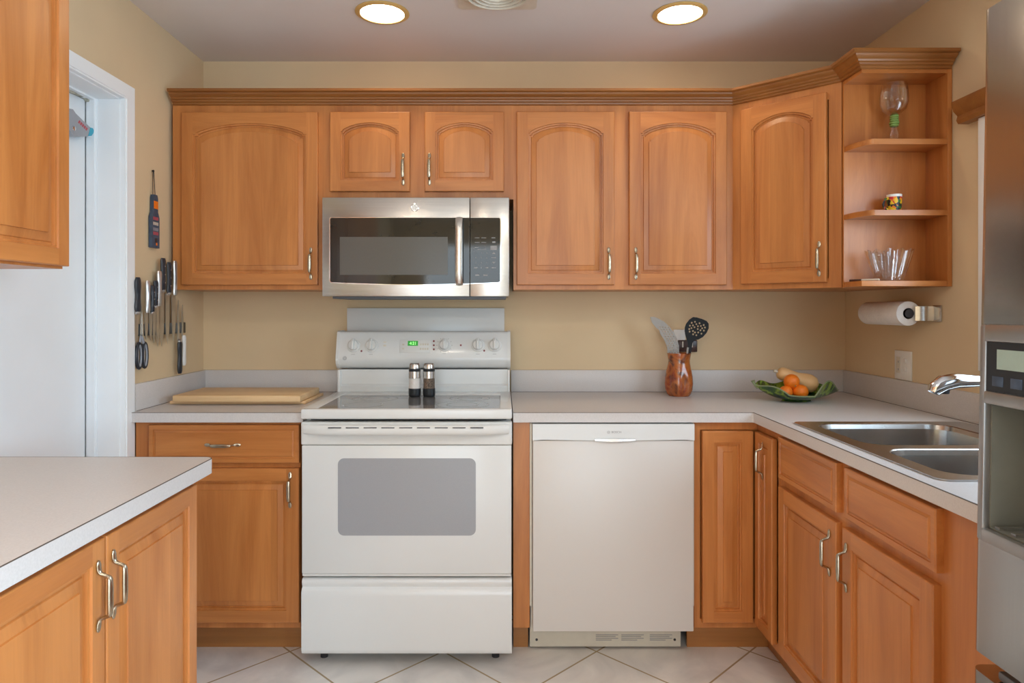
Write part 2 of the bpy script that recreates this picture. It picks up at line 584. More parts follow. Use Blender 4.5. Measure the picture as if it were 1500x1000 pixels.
struct('wall_front', MB().box(XL - .1, GX0, YF - .1, YF, 0, H).box(GX1, XR + .1, YF - .1, YF, 0, H)
       .box(GX0, GX1, YF - .1, YF, GZ, H), 'wall')
# white door in the left wall, its jamb and its casing
t_ = MB()
t_.prism([(DY1, 0), (DY1 + .064, 0), (DY1 + .064, DZ + .055), (DY1, DZ)], XL, XL + .018, 'x')
t_.prism([(DY0 - .063, DZ + .055), (DY0, DZ), (DY1, DZ), (DY1 + .064, DZ + .055)], XL, XL + .018, 'x')
t_.prism([(DY0 - .063, 0), (DY0, 0), (DY0, DZ), (DY0 - .063, DZ + .055)], XL, XL + .018, 'x')
for y in (DY1 + .006, DY0 - .012):
    t_.box(XL + .018, XL + .022, y, y + .006, 0, DZ)
t_.box(XL + .018, XL + .022, DY0, DY1, DZ + .006, DZ + .012)
struct('trim_1', t_, 'white')
j = MB()
XD = XL - .113
j.box(XD - .03, XL, DY1 - .004, DY1, 0, DZ).box(XD - .03, XL, DY0, DY0 + .004, 0, DZ).box(XD - .03, XL, DY0, DY1, DZ - .004, DZ)
j.box(XD + .002, XD + .03, DY1 - .018, DY1 - .004, 0, DZ).box(XD + .03, XD + .034, DY1 - .008, DY1 - .004, 0, DZ)
j.box(XD + .002, XD + .03, DY0 + .004, DY1 - .018, DZ - .010, DZ - .004)
struct('trim_2', j, 'white')
d = MB().box(XD - .035, XD, DY0 + .006, DY1 - .021, .008, DZ - .012, .002)
struct('door_1', d, 'white')
struct('wall_outer', MB().box(XD - .14, XD - .04, DY0 - .1, DY1 + .1, 0, DZ + .1), 'white')
# window over the sink: frame and sash bars only, wooden valance box above it
wd = MB()
for a, b_ in ((WY0, WY0 + .035), (WY1 - .035, WY1)):
    wd.box(XR + .01, XR + .06, a, b_, WZ0, WZ1)
wd.box(XR + .01, XR + .06, WY0, WY1, WZ0, WZ0 + .035).box(XR + .01, XR + .06, WY0, WY1, WZ1 - .035, WZ1)
struct('window_1', wd, 'white')
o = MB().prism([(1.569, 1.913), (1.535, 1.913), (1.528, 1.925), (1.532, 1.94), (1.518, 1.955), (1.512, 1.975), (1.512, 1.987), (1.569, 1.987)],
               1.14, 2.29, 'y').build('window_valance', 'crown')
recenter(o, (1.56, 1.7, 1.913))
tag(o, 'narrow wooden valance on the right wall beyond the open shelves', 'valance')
o = MB().box(1.548, 1.569, 2.155, 2.215, 1.09, 1.912, .003).build('window_casing', 'white')
recenter(o, (1.56, 2.18, 1.09))
tag(o, 'white window casing strip under the wooden valance', 'window casing')
# patio door frame behind the camera
pf = MB()
for x in (GX0, GX0 + 1.03, GX1 - .05):
    pf.box(x, x + .05, YF - .07, YF - .02, 0, GZ)
pf.box(GX0, GX1, YF - .07, YF - .02, GZ - .05, GZ)
struct('window_2', pf, 'white')
sf = MB()
for a, b_ in ((SY0, SY0 + .02), (SY1 - .02, SY1)):
    sf.box(XR - .012, XR + .02, a, b_, SZ0, SZ1)
sf.box(XR - .012, XR + .02, SY0, SY1, SZ0, SZ0 + .02).box(XR - .012, XR + .02, SY0, SY1, SZ1 - .02, SZ1)
struct('added_side_window', sf, 'white')  # frame of the unseen side opening, added for the extra cool light


# ------------------------------------------------------------------ cabinet hardware and doors
def handle_mesh():
    m = MB()
    P, rr = [], []
    for z, y, a, b_ in ((-.0665, -.0012, .0010, .0010), (-.0640, -.0020, .0044, .0018), (-.058, -.0026, .0066, .0024),
                        (-.050, -.0030, .0062, .0028), (-.0440, -.0045, .0046, .0036), (-.0415, -.0090, .0038, .0036), (-.0365, -.0250, .0038, .0036),
                        (-.0345, -.0290, .0048, .0042), (-.0310, -.0305, .0058, .0046), (-.015, -.0310, .0066, .0050), (0, -.0310, .0068, .0050)):
        P.append((0, y * .76 if y < -.006 else y, z)); rr.append((a, b_))
    P2 = P + [(0, p[1], -p[2]) for p in P[-2::-1]]
    r2 = rr + rr[-2::-1]
    m.tube(P2, r2, 12, flat=(1, 0, 0))
    return m.mesh('pull_handle', 'nickel', ang=28)


HANDLE = handle_mesh()


def door_panel(w_, h_, rise=0.0, st=0.046, shoulder=None, t=0.019, prof=None, slab=False):
    """a cabinet door, origin lower left, back at y=0, front at y=-t. slot0 vertical grain, slot1 horizontal"""
    m = MB()
    rail = st
    zs = h_ - (rail + rise)
    if rise:
        us = [-1, -.94, -.939] + [-.939 + 1.878 * k / 22 for k in range(1, 22)] + [.939, .94, 1]
        fu = lambda u: 0 if abs(u) >= .9395 else .14 + .86 * (1 - (u / .9395) ** 2) ** .85
    else:
        us = [-1, -.5, 0, .5, 1]
        fu = lambda u: 0

    def ring(dd, y):
        x0, x1 = st + dd, w_ - st - dd
        cx, hw = w_ / 2, (x1 - x0) / 2
        return [(x0, y, rail + dd), (x1, y, rail + dd)] + [(cx + hw * u, y, zs - dd + rise * fu(u)) for u in us[::-1]]
    n = len(us) + 2
    e = .003
    # back + sides
    O = lambda q, y: [(q, y, q), (w_ - q, y, q), (w_ - q, y, h_ - q), (q, y, h_ - q)]
    m.add(O(0, 0), [(0, 1, 2, 3)])
    m.add(O(0, 0) + O(0, -t + e), [(i, (i + 1) % 4, 4 + (i + 1) % 4, 4 + i) for i in range(4)])
    # small rounded edge in two steps
    m.add(O(0, -t + e) + O(e * .35, -t + e * .3), [(i, (i + 1) % 4, 4 + (i + 1) % 4, 4 + i) for i in range(4)])
    m.add(O(e * .35, -t + e * .3) + O(e, -t), [(i, (i + 1) % 4, 4 + (i + 1) % 4, 4 + i) for i in range(4)])
    op = ring(0, -t)
    # stiles
    m.add([(e, -t, e), (st, -t, e), op[0], op[-1], (st, -t, h_ - e), (e, -t, h_ - e)], [(0, 1, 2, 3, 4, 5)])
    m.add([(w_ - e, -t, e), (w_ - e, -t, h_ - e), (w_ - st, -t, h_ - e), op[2], op[1], (w_ - st, -t, e)], [(0, 1, 2, 3, 4, 5)])
    # rails
    m.add([(st, -t, e), (w_ - st, -t, e), op[1], op[0]], [(0, 1, 2, 3)], 1)
    top = op[2:]
    tv = [(p[0], -t, h_ - e) for p in top]
    k = len(top)
    m.add(top + tv, [(i, i + 1, k + i + 1, k + i) for i in range(k - 1)], 1)
    pr = prof or [(0, 0), (.0012, .0045), (.0065, .0050), (.0078, .0115), (.0130, .0120), (.0150, .0095), (.034, .0045), (.0350, .0010)]
    rs = [ring(dd, -t + dy) for dd, dy in pr]
    for a, b_ in zip(rs, rs[1:]):
        m.add(a + b_, [(i, (i + 1) % n, n + (i + 1) % n, n + i) for i in range(n)])
    m.add(rs[-1], [tuple(range(n))])
    return m


def cab_door(parent, x, z, w_, h_, rise=0.0, handle=None, y=0.0, rotz=0.0, name='door', st=.046, prof=None, horiz=False):
    me = door_panel(w_, h_, rise, st, prof=prof).mesh(name, ['woodh', 'woodh'] if horiz else ['wood', 'woodh'], ang=22)
    o = inst(name, me, parent, (x, y, z), (0, 0, rotz))
    if handle:
        hx, hz, hor = handle
        inst('pull_handle', HANDLE, o, (hx, -.019, hz), (0, R(90) if hor else 0, 0))
    return o


DRAWER_PROF = [(0, 0), (.0010, .0032), (.0050, .0036), (.0100, .0010), (.0110, -.0005)]


def frame(parent, w_, z0, z1, depth, openings, t=.019, body=True, toe=None):
    """face frame with openings (x0,x1,z0,z1) and the box behind it; local coords, frame front at y=0"""
    xs = sorted({0, w_} | {a for o_ in openings for a in o_[:2]})
    zz = sorted({z0, z1} | {a for o_ in openings for a in o_[2:]})
    m = MB()
    for i in range(len(xs) - 1):
        for k in range(len(zz) - 1):
            cx, cz = (xs[i] + xs[i + 1]) / 2, (zz[k] + zz[k + 1]) / 2
            if any(a < cx < b_ and c < cz < d_ for a, b_, c, d_ in openings): continue
            m.box(xs[i], xs[i + 1], 0, t, zz[k], zz[k + 1])
    m.build('face_frame', 'wood', parent)
    if body:
        MB().box(0.001, w_ - .001, t, depth, z0, z1).build('cabinet_body', 'wood', parent)
    if toe:
        MB().box(0, w_, toe, toe + .015, 0, z0).build('toe_kick', 'toe', parent)


UB, UT = 1.371, 2.133      # wall cabinets, bottom and top
UY = 2.795                 # wall cabinet face
BY = 2.505                 # base cabinet face
BZ0, BZ1 = .118, .877

# wall cabinet left of the microwave
c = thing('wall_cabinet', 'wide single-door maple wall cabinet left of the microwave', 'cabinet', (-1.355, UY, 0))
frame(c, .620, UB, UT, .318, [(.05, .58, 1.42, 2.07)])
cab_door(c, .043, 1.390, .557, .706, .045, (.530, .087, False))
# over the microwave
c = thing('wall_cabinet', 'short two-door maple wall cabinet directly above the microwave', 'cabinet', (-.735, UY, 0))
frame(c, .780, 1.742, UT, .318, [(.04, .345, 1.79, 2.07), (.43, .73, 1.79, 2.07)])
cab_door(c, .030, 1.772, .326, .325, .035, (.300, .090, False), st=.044)
cab_door(c, .417, 1.772, .324, .325, .035, (.020, .090, False), st=.044)
# double cabinet right
c = thing('wall_cabinet', 'tall two-door maple wall cabinet right of the microwave', 'cabinet', (.045, UY, 0))
frame(c, .902, UB, UT, .318, [(.03, .39, 1.42, 2.07), (.50, .85, 1.42, 2.07)])
cab_door(c, .0135, 1.390, .399, .708, .042, (.375, .087, False))
cab_door(c, .473, 1.390, .399, .708, .042, (.026, .087, False))
# diagonal corner cabinet
A, B = Vector((.947, 2.795)), Vector((1.25, 2.505))
dd = B - A
ang = math.atan2(dd.y, dd.x)
c = thing('corner_wall_cabinet', 'diagonal maple corner wall cabinet with one arched door', 'cabinet', (A.x, A.y, 0), ang)
L_ = dd.length
m = MB()
m.box(0, .045, 0, .019, UB, UT).box(L_ - .045, L_, 0, .019, UB, UT).box(.045, L_ - .045, 0, .019, UB, UB + .035).box(.045, L_ - .045, 0, .019, UT - .06, UT)
m.build('face_frame', 'wood', c)
Ri = Matrix.Rotation(-ang, 3, 'Z')
poly = [(.9475, 2.8), (.9475, 3.113), (1.568, 3.113), (1.568, 2.508), (1.252, 2.508)]
pl = []
for p in poly:
    q = Ri @ Vector((p[0] - A.x, p[1] - A.y, 0))
    pl.append((q.x, max(q.y, .0195)))
MB().prism(pl, UB, UT).build('cabinet_body', 'wood', c)
cab_door(c, .040, 1.392, .330, .706, .040, (.306, .087, False))

# open end shelf unit
c = thing('open_shelf_unit', 'open maple end shelves with curved fronts beside the corner wall cabinet', 'shelf', (1.41, 2.44, UB), world=True)
SY = 2.3705
MB().box(1.252, 1.552, 2.494, 2.504, UB + .0, UT).build('back_panel', 'wood', c)
MB().box(1.552, 1.568, SY, 2.504, UB - .001, UT, .001).build('side_panel', 'wood', c)
MB().box(1.253, 1.5515, SY + .001, 2.4935, UT - .019, UT).build('top_board', 'woodh', c)
MB().box(1.253, 1.5515, SY + .001, 2.4935, UB, UB + .019, .0015).build('bottom_board', 'woodh', c)
crv = [(1.5515, 2.4935), (1.5515, SY)] + [(1.30 - .045 * sin(R(a)), 2.4935 - .123 * cos(R(a))) for a in range(0, 91, 6)]
for z in (1.866, 1.618):
    MB().prism(crv, z, z + .019).build('shelf', 'woodh', c)

# crown moulding swept over the cabinet faces with mitred corners
path = [Vector((-1.352, UY)), A.copy(), B.copy(), Vector((1.253, 2.371)), Vector((1.562, 2.371))]
path[2] = Vector((1.253, 2.505))
prof = [(.001, 2.1275), (.005, 2.1275), (.009, 2.130), (.010, 2.136), (.016, 2.139), (.018, 2.145), (.024, 2.148), (.027, 2.154),
        (.035, 2.158), (.041, 2.163), (.043, 2.168), (.052, 2.1695), (.056, 2.172), (.056, 2.181), (.001, 2.181)]
def offs(i, d_):
    nrm = lambda a, b_: Vector(((b_ - a).y, -(b_ - a).x)).normalized()
    if i == 0: return path[0] + nrm(path[0], path[1]) * d_
    if i == len(path) - 1: return path[-1] + nrm(path[-2], path[-1]) * d_
    n1, n2 = nrm(path[i - 1], path[i]), nrm(path[i], path[i + 1])
    bis = (n1 + n2).normalized()
    return path[i] + bis * (d_ / bis.dot(n1))
m = MB()
vs = []
for i in range(len(path)):
    for d_, z in prof:
        q = offs(i, d_)
        vs.append((q.x, q.y, z))
k = len(prof)
fs = []
for i in range(len(path) - 1):
    for q in range(k):
        q2 = (q + 1) % k
        fs.append((i * k + q, i * k + q2, (i + 1) * k + q2, (i + 1) * k + q))
fs += [tuple(range(k)), tuple(range((len(path) - 1) * k, len(path) * k))]
m.add(vs, fs)
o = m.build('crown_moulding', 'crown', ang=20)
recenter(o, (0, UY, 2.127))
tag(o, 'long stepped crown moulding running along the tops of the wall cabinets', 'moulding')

# ---- base cabinets
c = thing('base_cabinet', 'maple base cabinet left of the stove with one drawer over one door', 'cabinet', (-1.350, BY, 0))
frame(c, .606, BZ0, BZ1, .60, [(.07, .58, .74, .86), (.07, .58, .16, .70)], toe=.095)
cab_door(c, .055, .728, .551, .139, 0, (.272, .067, True), name='drawer', st=.016, prof=DRAWER_PROF, horiz=True)
cab_door(c, .055, .143, .551, .566, 0, (.519, .487, False))

o = MB().box(.040, .100, BY, BY + .10, BZ0, BZ1).build('filler_panel', 'wood')
MB().box(.042, .098, BY + .095, BY + .11, 0, BZ0 - .001).build('toe_kick', 'toe', o)
recenter(o, (.07, BY, 0)); o.children[0].location = (-.07, -BY, 0)
tag(o, 'narrow vertical maple filler panel between stove and dishwasher', 'panel')

FX = .940   # right run face
c = thing('corner_base_cabinet', 'maple corner base cabinet with two folding narrow doors', 'cabinet', (FX, BY, 0), world=True)
m = MB()
m.box(.706, .728, BY, BY + .019, BZ0, BZ1).box(.728, FX, BY, BY + .019, BZ1 - .03, BZ1).box(.728, FX, BY, BY + .019, BZ0, .15)
m.box(FX, FX + .019, 2.302, BY + .019, BZ1 - .03, BZ1).box(FX, FX + .019, 2.302, BY + .019, BZ0, .15).box(FX, FX + .019, 2.302, 2.315, .15, BZ1 - .03)
m.build('face_frame', 'wood', c)
MB().prism([(.7065, BY + .02), (FX + .02, BY + .02), (FX + .02, 2.302), (1.565, 2.302), (1.565, 3.11), (.7065, 3.11)], BZ0, BZ1 - .001).build('cabinet_body', 'wood', c)
MB().prism([(.706, BY + .095), (FX + .075, BY + .095), (FX + .075, 2.302), (FX + .09, 2.302), (FX + .09, BY + .11), (.706, BY + .11)], 0, BZ0 - .001).build('toe_kick', 'toe', c)
cab_door(c, .732, .143, .186, .702, 0, None, y=BY, st=.042)
cab_door(c, FX, .143, .155, .702, 0, (.075, .61, False), y=2.483, rotz=-pi / 2, st=.034)

c = thing('sink_base_cabinet', 'maple base cabinet under the sink with two drawers above two doors', 'cabinet', (FX, 2.300, 0), -pi / 2)
W_ = 1.06
frame(c, W_, BZ0, BZ1, .60, [(.04, .40, .74, .85), (.48, .83, .74, .85), (.04, .40, .16, .69), (.48, .83, .16, .69)], body=False)
MB().box(.001, W_ - .001, .019, .60, BZ0, .66).box(.001, W_ - .001, .58, .60, .66, BZ1).build('cabinet_body', 'wood', c)
MB().box(0, W_, .075, .09, 0, BZ0 - .001).build('toe_kick', 'toe', c)
for a, b_ in ((.026, .419), (.465, .8525)):
    cab_door(c, a, .728, b_ - a, .137, 0, None, name='drawer', st=.016, prof=DRAWER_PROF, horiz=True)
cab_door(c, .026, .143, .393, .557, 0, (.360, .462, False))
cab_door(c, .455, .143, .389, .557, 0, (.025, .456, False))

# peninsula base and foreground wall cabinet (face +X)
PF = -.764
c = thing('peninsula_base_cabinet', 'maple base cabinet in the left foreground with two paired doors', 'cabinet', (PF, -.35, 0), pi / 2)
frame(c, 2.035, BZ0, .877, .585, [(1.29, 1.60, .16, .84), (1.66, 1.98, .16, .84), (.53, .84, .16, .84), (.90, 1.23, .16, .84)], toe=.075)
cab_door(c, 1.632, .143, .378, .720, 0, (.018, .622, False), st=.040)
cab_door(c, 1.248, .143, .378, .720, 0, (.353, .619, False), st=.040)
cab_door(c, .864, .143, .378, .720, 0, (.018, .622, False), st=.040)
cab_door(c, .480, .143, .378, .720, 0, (.353, .619, False), st=.040)
c = thing('foreground_wall_cabinet', 'golden maple wall cabinet cut off by the upper left photo corner', 'cabinet', (-1.069, -.35, 0), pi / 2)
frame(c, 2.002, 1.388, 2.15, .299, [(1.65, 1.95, 1.43, 2.09), (1.10, 1.56, 1.43, 2.09)])
cab_door(c, 1.59, 1.394, .41, .724, .042, None, st=.040)
cab_door(c, 1.17, 1.394, .41, .724, .042, None, st=.040)

# ------------------------------------------------------------------ worktops
CT, CB = .914, .878
c = thing('left_worktop', 'short grey laminate worktop left of the stove', 'worktop', (-1.05, 2.8, CB), world=True)
MB().box(-1.369, -.728, 2.482, 3.096, CB, CT).build('worktop_slab', 'laminate', c)
MB().box(-1.354, -.728, 2.479, 2.4815, CB, CT - .0015).build('edge_band', 'laminate', c)
MB().box(-1.354, -.728, 2.4788, 2.4818, CT - .0014, CT + .0002).build('seam_line', 'seam', c)
MB().box(-1.369, -.728, 3.096, 3.1145, CB, 1.0135, .001).build('backsplash', 'laminate', c)
o = MB().box(-1.369, -1.352, 2.512, 3.0955, CT + .0002, 1.0135, .0008).build('side_splash', 'laminate', c)
MB().box(-1.352, -1.3514, 2.512, 3.0955, CT, CT + .0016).box(-1.352, -.728, 3.0945, 3.0958, CT, CT + .0014).build('seam_line', 'seam', c)

c = thing('right_worktop', 'L-shaped grey laminate worktop with an inset sink', 'worktop', (1.0, 2.8, CB), world=True)
m = MB()
HX0, HX1, HY0, HY1 = .985, 1.50, 1.505, 2.235
m.prism([(.039, 2.482), (.915, 2.482), (.915, HY1), (1.569, HY1), (1.569, 3.096), (.039, 3.096)], CB, CT)
m.box(.9175, HX0, 1.19, HY1, CB, CT).box(HX1, 1.569, 1.19, HY1, CB, CT).box(HX0, HX1, 1.19, HY0, CB, CT)
m.build('worktop_slab', 'laminate', c)
MB().prism([(.039, 2.479), (.910, 2.479), (.9148, 2.474), (.9148, 1.19), (.9173, 1.19), (.9173, 2.4815), (.039, 2.4815)], CB, CT - .0015).build('edge_band', 'laminate', c)
MB().prism([(.039, 2.4788), (.910, 2.4788), (.9146, 2.474), (.9146, 1.19), (.9176, 1.19), (.9176, 2.4818), (.039, 2.4818)], CT - .0014, CT + .0002).build('seam_line', 'seam', c)
MB().box(.039, 1.552, 3.096, 3.1145, CT, 1.0135, .001).box(1.552, 1.569, 1.19, 3.1145, CT, 1.0135, .001).build('backsplash', 'laminate', c)
MB().box(.039, 1.552, 3.0945, 3.0958, CT, CT + .0014).box(1.5508, 1.552, 1.19, 3.0958, CT, CT + .0014).build('seam_line', 'seam', c)

c = thing('peninsula_worktop', 'large grey laminate worktop filling the left foreground', 'worktop', (-1.05, .7, CB), world=True)
x0, x1, y1, r_ = -1.368, -.7355, 1.733, .022
ol = [(x0, -.36), (x1, -.36)] + [(x1 - r_ + r_ * cos(R(a)), y1 - r_ + r_ * sin(R(a))) for a in range(0, 91, 15)] + [(x0, y1)]
MB().prism(ol, CB, CT).build('worktop_slab', 'laminate', c)
def band(off, z0, z1, t0=0.0):
    a = [(x1 + off, -.36)] + [(x1 - r_ + (r_ + off) * cos(R(q)), y1 - r_ + (r_ + off) * sin(R(q))) for q in range(0, 91, 15)] + [(x0, y1 + off)]
    b_ = [(x0, y1 + t0)] + [(x1 - r_ + (r_ + t0) * cos(R(q)), y1 - r_ + (r_ + t0) * sin(R(q))) for q in range(90, -1, -15)] + [(x1 + t0, -.36)]
    n = len(a)
    mb = MB()
    vs = [(p[0], p[1], z) for z in (z0, z1) for p in a + b_[::-1]]
    fs = []
    for i in range(n - 1):
        fs += [(i, i + 1, 2 * n + i + 1, 2 * n + i), (n + i, 3 * n + i, 3 * n + i + 1, n + i + 1),
               (2 * n + i, 2 * n + i + 1, 3 * n + i + 1, 3 * n + i), (i, n + i, n + i + 1, i + 1)]
    fs += [(0, 2 * n, 3 * n, n), (n - 1, 2 * n - 1, 4 * n - 1, 3 * n - 1)]
    return mb.add(vs, fs)
band(.0022, CB - .001, CT - .0012, .0001).build('edge_band', 'laminate', c)
band(.0024, CT - .0011, CT + .0002, .0001).build('seam_line', 'seam', c)

# ------------------------------------------------------------------ sink and faucet
c = thing('kitchen_sink', 'double-bowl stainless steel sink set into the right worktop', 'sink', (1.24, 1.87, CT), world=True)
def toplate(outer, holes, z0, z1):
    m_ = MB(Matrix.Translation((0, 0, z0)) @ Matrix.Rotation(R(90), 4, 'X'))
    # plate() works in (x, z) with thickness along +y; rotate so z->y, y->z
    m_ = MB(Matrix(((1, 0, 0, 0), (0, 0, 1, 0), (0, 1, 0, z0), (0, 0, 0, 1))))
    return m_.plate(outer, holes, z1 - z0)
b1 = rrect(1.005, 1.435, 1.865, 2.215, .065)
b2 = rrect(1.005, 1.435, 1.525, 1.815, .065)
toplate(rrect(.958, 1.525, 1.485, 2.257, .03), [b1[::-1], b2[::-1]], CT + .0005, CT + .004).build('sink_rim', 'sink', c)
for (xa, xb, ya, yb) in ((1.005, 1.435, 1.865, 2.215), (1.005, 1.435, 1.525, 1.815)):
    m = MB()
    rings = []
    for ins, z, rr in ((0, CT + .004, .065), (.003, CT + .0015, .063), (.006, CT - .012, .062), (.016, .765, .06), (.028, .748, .055), (.06, .742, .03)):
        rings.append([(p[0], p[1], z) for p in rrect(xa + ins, xb - ins, ya + ins, yb - ins, rr)])
    n = len(rings[0])
    for a, b_ in zip(rings, rings[1:]):
        m.add(a + b_, [(i, (i + 1) % n, n + (i + 1) % n, n + i) for i in range(n)])
    m.add(rings[-1], [tuple(range(n))])
    b0 = m.build('sink_bowl', 'sink', c, fix=True)
    MB(Matrix.Translation(((xa + xb) / 2, (ya + yb) / 2, .7425))).lathe([(.0, 0), (.04, 0), (.045, .002), (.045, .0)], 24).build('drain', 'chrome', b0)
c = thing('faucet', 'chrome sink faucet spout peeking out from behind the refrigerator', 'faucet', (1.487, 1.84, CT), world=True)
MB(Matrix.Translation((1.487, 1.84, CT + .0045))).lathe([(.032, 0), (.032, .006), (.024, .012), (.022, .08), (.026, .085), (.026, .10), (.018, .108)], 24).build('faucet_base', 'chrome', c)
P = [Vector((1.487, 1.84, .99)), Vector((1.46, 1.842, 1.04)), Vector((1.39, 1.847, 1.077)), Vector((1.30, 1.853, 1.094)), Vector((1.24, 1.858, 1.095)), Vector((1.205, 1.861, 1.087)), Vector((1.185, 1.862, 1.072)), Vector((1.180, 1.862, 1.062))]
MB().tube(P, [.013, .013, .013, .015, .021, .023, .020, .015], 16).build('spout', 'chrome', c)
MB(Matrix.Translation((1.207, 1.861, 1.060))).lathe([(.014, 0), (.016, .012)], 16).build('aerator', 'dark', c)
MB().tube([(1.487, 1.84, 1.02), (1.50, 1.84, 1.07), (1.52, 1.82, 1.13)], [.012, .009, .007], 12).build('lever', 'chrome', c)

# ------------------------------------------------------------------ range
RX0, RX1 = -.7225, .0345
RC = (RX0 + RX1) / 2
c = thing('range', 'white freestanding electric stove with smooth cooktop', 'stove', (RC, 2.75, 0), world=True)
MB().box(RX0 + .004, RX1 - .004, 2.50, 3.055, .045, .905).build('range_body', 'enamel', c)
MB().box(RX0 + .02, RX1 - .02, 2.494, 2.4995, .33, .903).build('gap_shade_sheet', 'dark', c)  # dark sheet painting the shade seen in the gaps around the oven door
m = MB()
# cooktop frame as a ring around the glass with a rounded front lip
gx0, gx1, gy0, gy1, cz = -.668, -.010, 2.462, 2.838, .931
m.box(RX0, RX1, 2.43, gy0, .897, cz + .002, .007, 3)
m.box(RX0, gx0, gy0 - .012, 2.97, .899, cz + .002, .004).box(gx1, RX1, gy0 - .012, 2.97, .899, cz + .002, .004)
m.box(gx0 - .003, gx1 + .003, gy1, 2.97, .899, cz + .002, .003)
m.build('cooktop_frame', 'enamel', c)
gl = MB().box(gx0 + .0002, gx1 - .0002, gy0 + .0002, gy1 - .0002, .91, cz + .001).build('cooktop_glass', 'glasstop', c)
for bx, by, br_ in ((-.512, 2.735, .092), (-.524, 2.553, .075), (-.132, 2.745, .082), (-.150, 2.560, .100)):
    m = MB(Matrix.Translation((bx, by, cz + .0012)))
    for r1 in (br_, br_ * .62):
        sg = 48
        vs = [((r1 - q) * cos(2 * pi * k / sg), (r1 - q) * sin(2 * pi * k / sg), 0) for q in (0, .004) for k in range(sg)]
        m.add(vs, [(k, (k + 1) % sg, sg + (k + 1) % sg, sg + k) for k in range(sg)])
        if br_ < .08: break
    m.build('burner_ring', 'burner', gl)
# back riser
m = MB()
m.prism([(2.962, cz), (2.957, .955), (2.962, .960), (2.970, .965), (2.968, 1.028), (3.055, 1.028), (3.055, cz)], RX0 + .018, RX1 - .012, 'x')
m.box(RX0 + .006, RX0 + .018, 2.952, 3.05, cz, 1.028, .002).box(RX1 - .012, RX1 - .003, 2.952, 3.05, cz, 1.028, .002)
m.build('back_riser', 'enamel', c)
# console: tilted face
cp = [(3.06, 1.193), (2.990, 1.193), (2.981, 1.191), (2.975, 1.185), (2.947, 1.082), (2.946, 1.072), (2.950, 1.058), (2.962, 1.042), (2.975, 1.034), (3.06, 1.034)]
m = MB().prism(cp, RX0 + .012, RX1 - .012, 'x')
con = m.build('control_panel', 'enamel', c, ang=50)
cq = [(3.062, 1.196), (2.990, 1.196), (2.979, 1.194), (2.972, 1.187), (2.944, 1.082), (2.943, 1.071), (2.947, 1.056), (2.960, 1.040), (2.975, 1.031), (3.062, 1.031)]
e_ = MB().prism(cq, RX0 + .0, RX0 + .0125, 'x')
e_.build('console_end_cap', 'plastic', con, ang=50)
MB().prism(cq, RX1 - .0125, RX1, 'x').build('console_end_cap', 'plastic', con, ang=50)
TILT = math.atan2(2.975 - 2.947, 1.185 - 1.082)
def CY(z): return 2.947 + (z - 1.082) * (2.975 - 2.947) / (1.185 - 1.082)
def con_at(px, py):
    z = PZ(py, 2.96); Y = CY(z); z = PZ(py, Y)
    return PX(px, Y), CY(z), z
def knob(px, py, r=.0265, big=False):
    x, y, z = con_at(px, py)
    T = face_T(x, y - .0005, z, TILT)
    kb = MB(T).lathe([(r + .003, 0), (r + .002, .004), (r - .003, .006), (r - .004, .013), (r - .007, .016), (0.0001, .017)], 32).build('knob', 'plastic', con, ang=40)
    m_ = MB(T)
    m_.box(-.006, .006, -r + .004, r + .001, .012, .030, .0035, 3)
    m_.build('knob_grip', 'plastic', kb)
    MB(T).box(-.0007, .0007, r - .012, r - .001, .0301, .0305).build('pointer_mark', 'mark', kb)
    if big:
        mk = MB(T)
        for a in range(-60, 241, 30):
            if a == 90: continue
            mk.box(r + .006, r + .010, -.001, .001, 0, .0004, T=Matrix.Rotation(R(a), 4, 'Z'))
        mk.build('temperature_scale', 'mark', con)
    mk = MB(T).box(-.008, .008, -r - .013, -r - .0115, 0, .0004)
    mk.build('knob_marking', 'mark', con)
knob(518, 506); knob(544, 506); knob(651, 505.5, .025, True); knob(700, 505.5); knob(724.5, 505.5)
for px, py in ((529.5, 514), (635.5, 499.5), (635.5, 505.5), (635.5, 511.5), (675, 505.5), (709.3, 513.5)):
    x, y, z = con_at(px, py)
    MB(face_T(x, y, z, TILT)).lathe([(.0042, 0), (.0042, .001), (.0001, .0022)], 16).build('indicator_light', 'red', con)
x, y, z = con_at(608, 507)
T = face_T(x, y, z, TILT)
dp = MB(T).box(-.066, .066, -.029, .029, -.001, .002, .0012).build('clock_panel', 'plastic', con)
MB(T).box(-.032, .013, .0015, .0235, .002, .0026).build('clock_display', 'lcd', dp)
text('4:21', .018, dp, T @ Vector((-.009, .012, .0030)), (R(90) - TILT, 0, 0), 'lcdtext', .0002, 'clock_digits')
for i in range(4):
    for k2 in range(2):
        MB(T).box(.022 + i * .010, .029 + i * .010, -.016 + k2 * .02, -.008 + k2 * .02, .002, .0026, .0004).build('clock_button', 'offwhite', dp)
for k2 in range(2): MB(T).box(-.056, -.047, -.014 + k2 * .018, -.007 + k2 * .018, .002, .0026, .0004).build('clock_button', 'offwhite', dp)
x, y, z = con_at(505, 524.5)
T = face_T(x, y, z, TILT)
m = MB(T)
for r0, r1 in ((.0085, .0068), (.0048, .0030)):
    sg = 28
    vs = [(q * cos(2 * pi * k / sg), q * sin(2 * pi * k / sg), .0006) for q in (r0, r1) for k in range(sg)]
    m.add(vs, [(k, (k + 1) % sg, sg + (k + 1) % sg, sg + k) for k in range(sg)])
m.build('round_emblem', 'mark', con)
x, y, z = con_at(563.7, 504)
m = MB(face_T(x, y, z, TILT))
m.box(-.006, .006, .006, .012, 0, .0004).box(-.006, .006, -.010, -.002, 0, .0004)
m.build('small_label', 'offwhite', con)
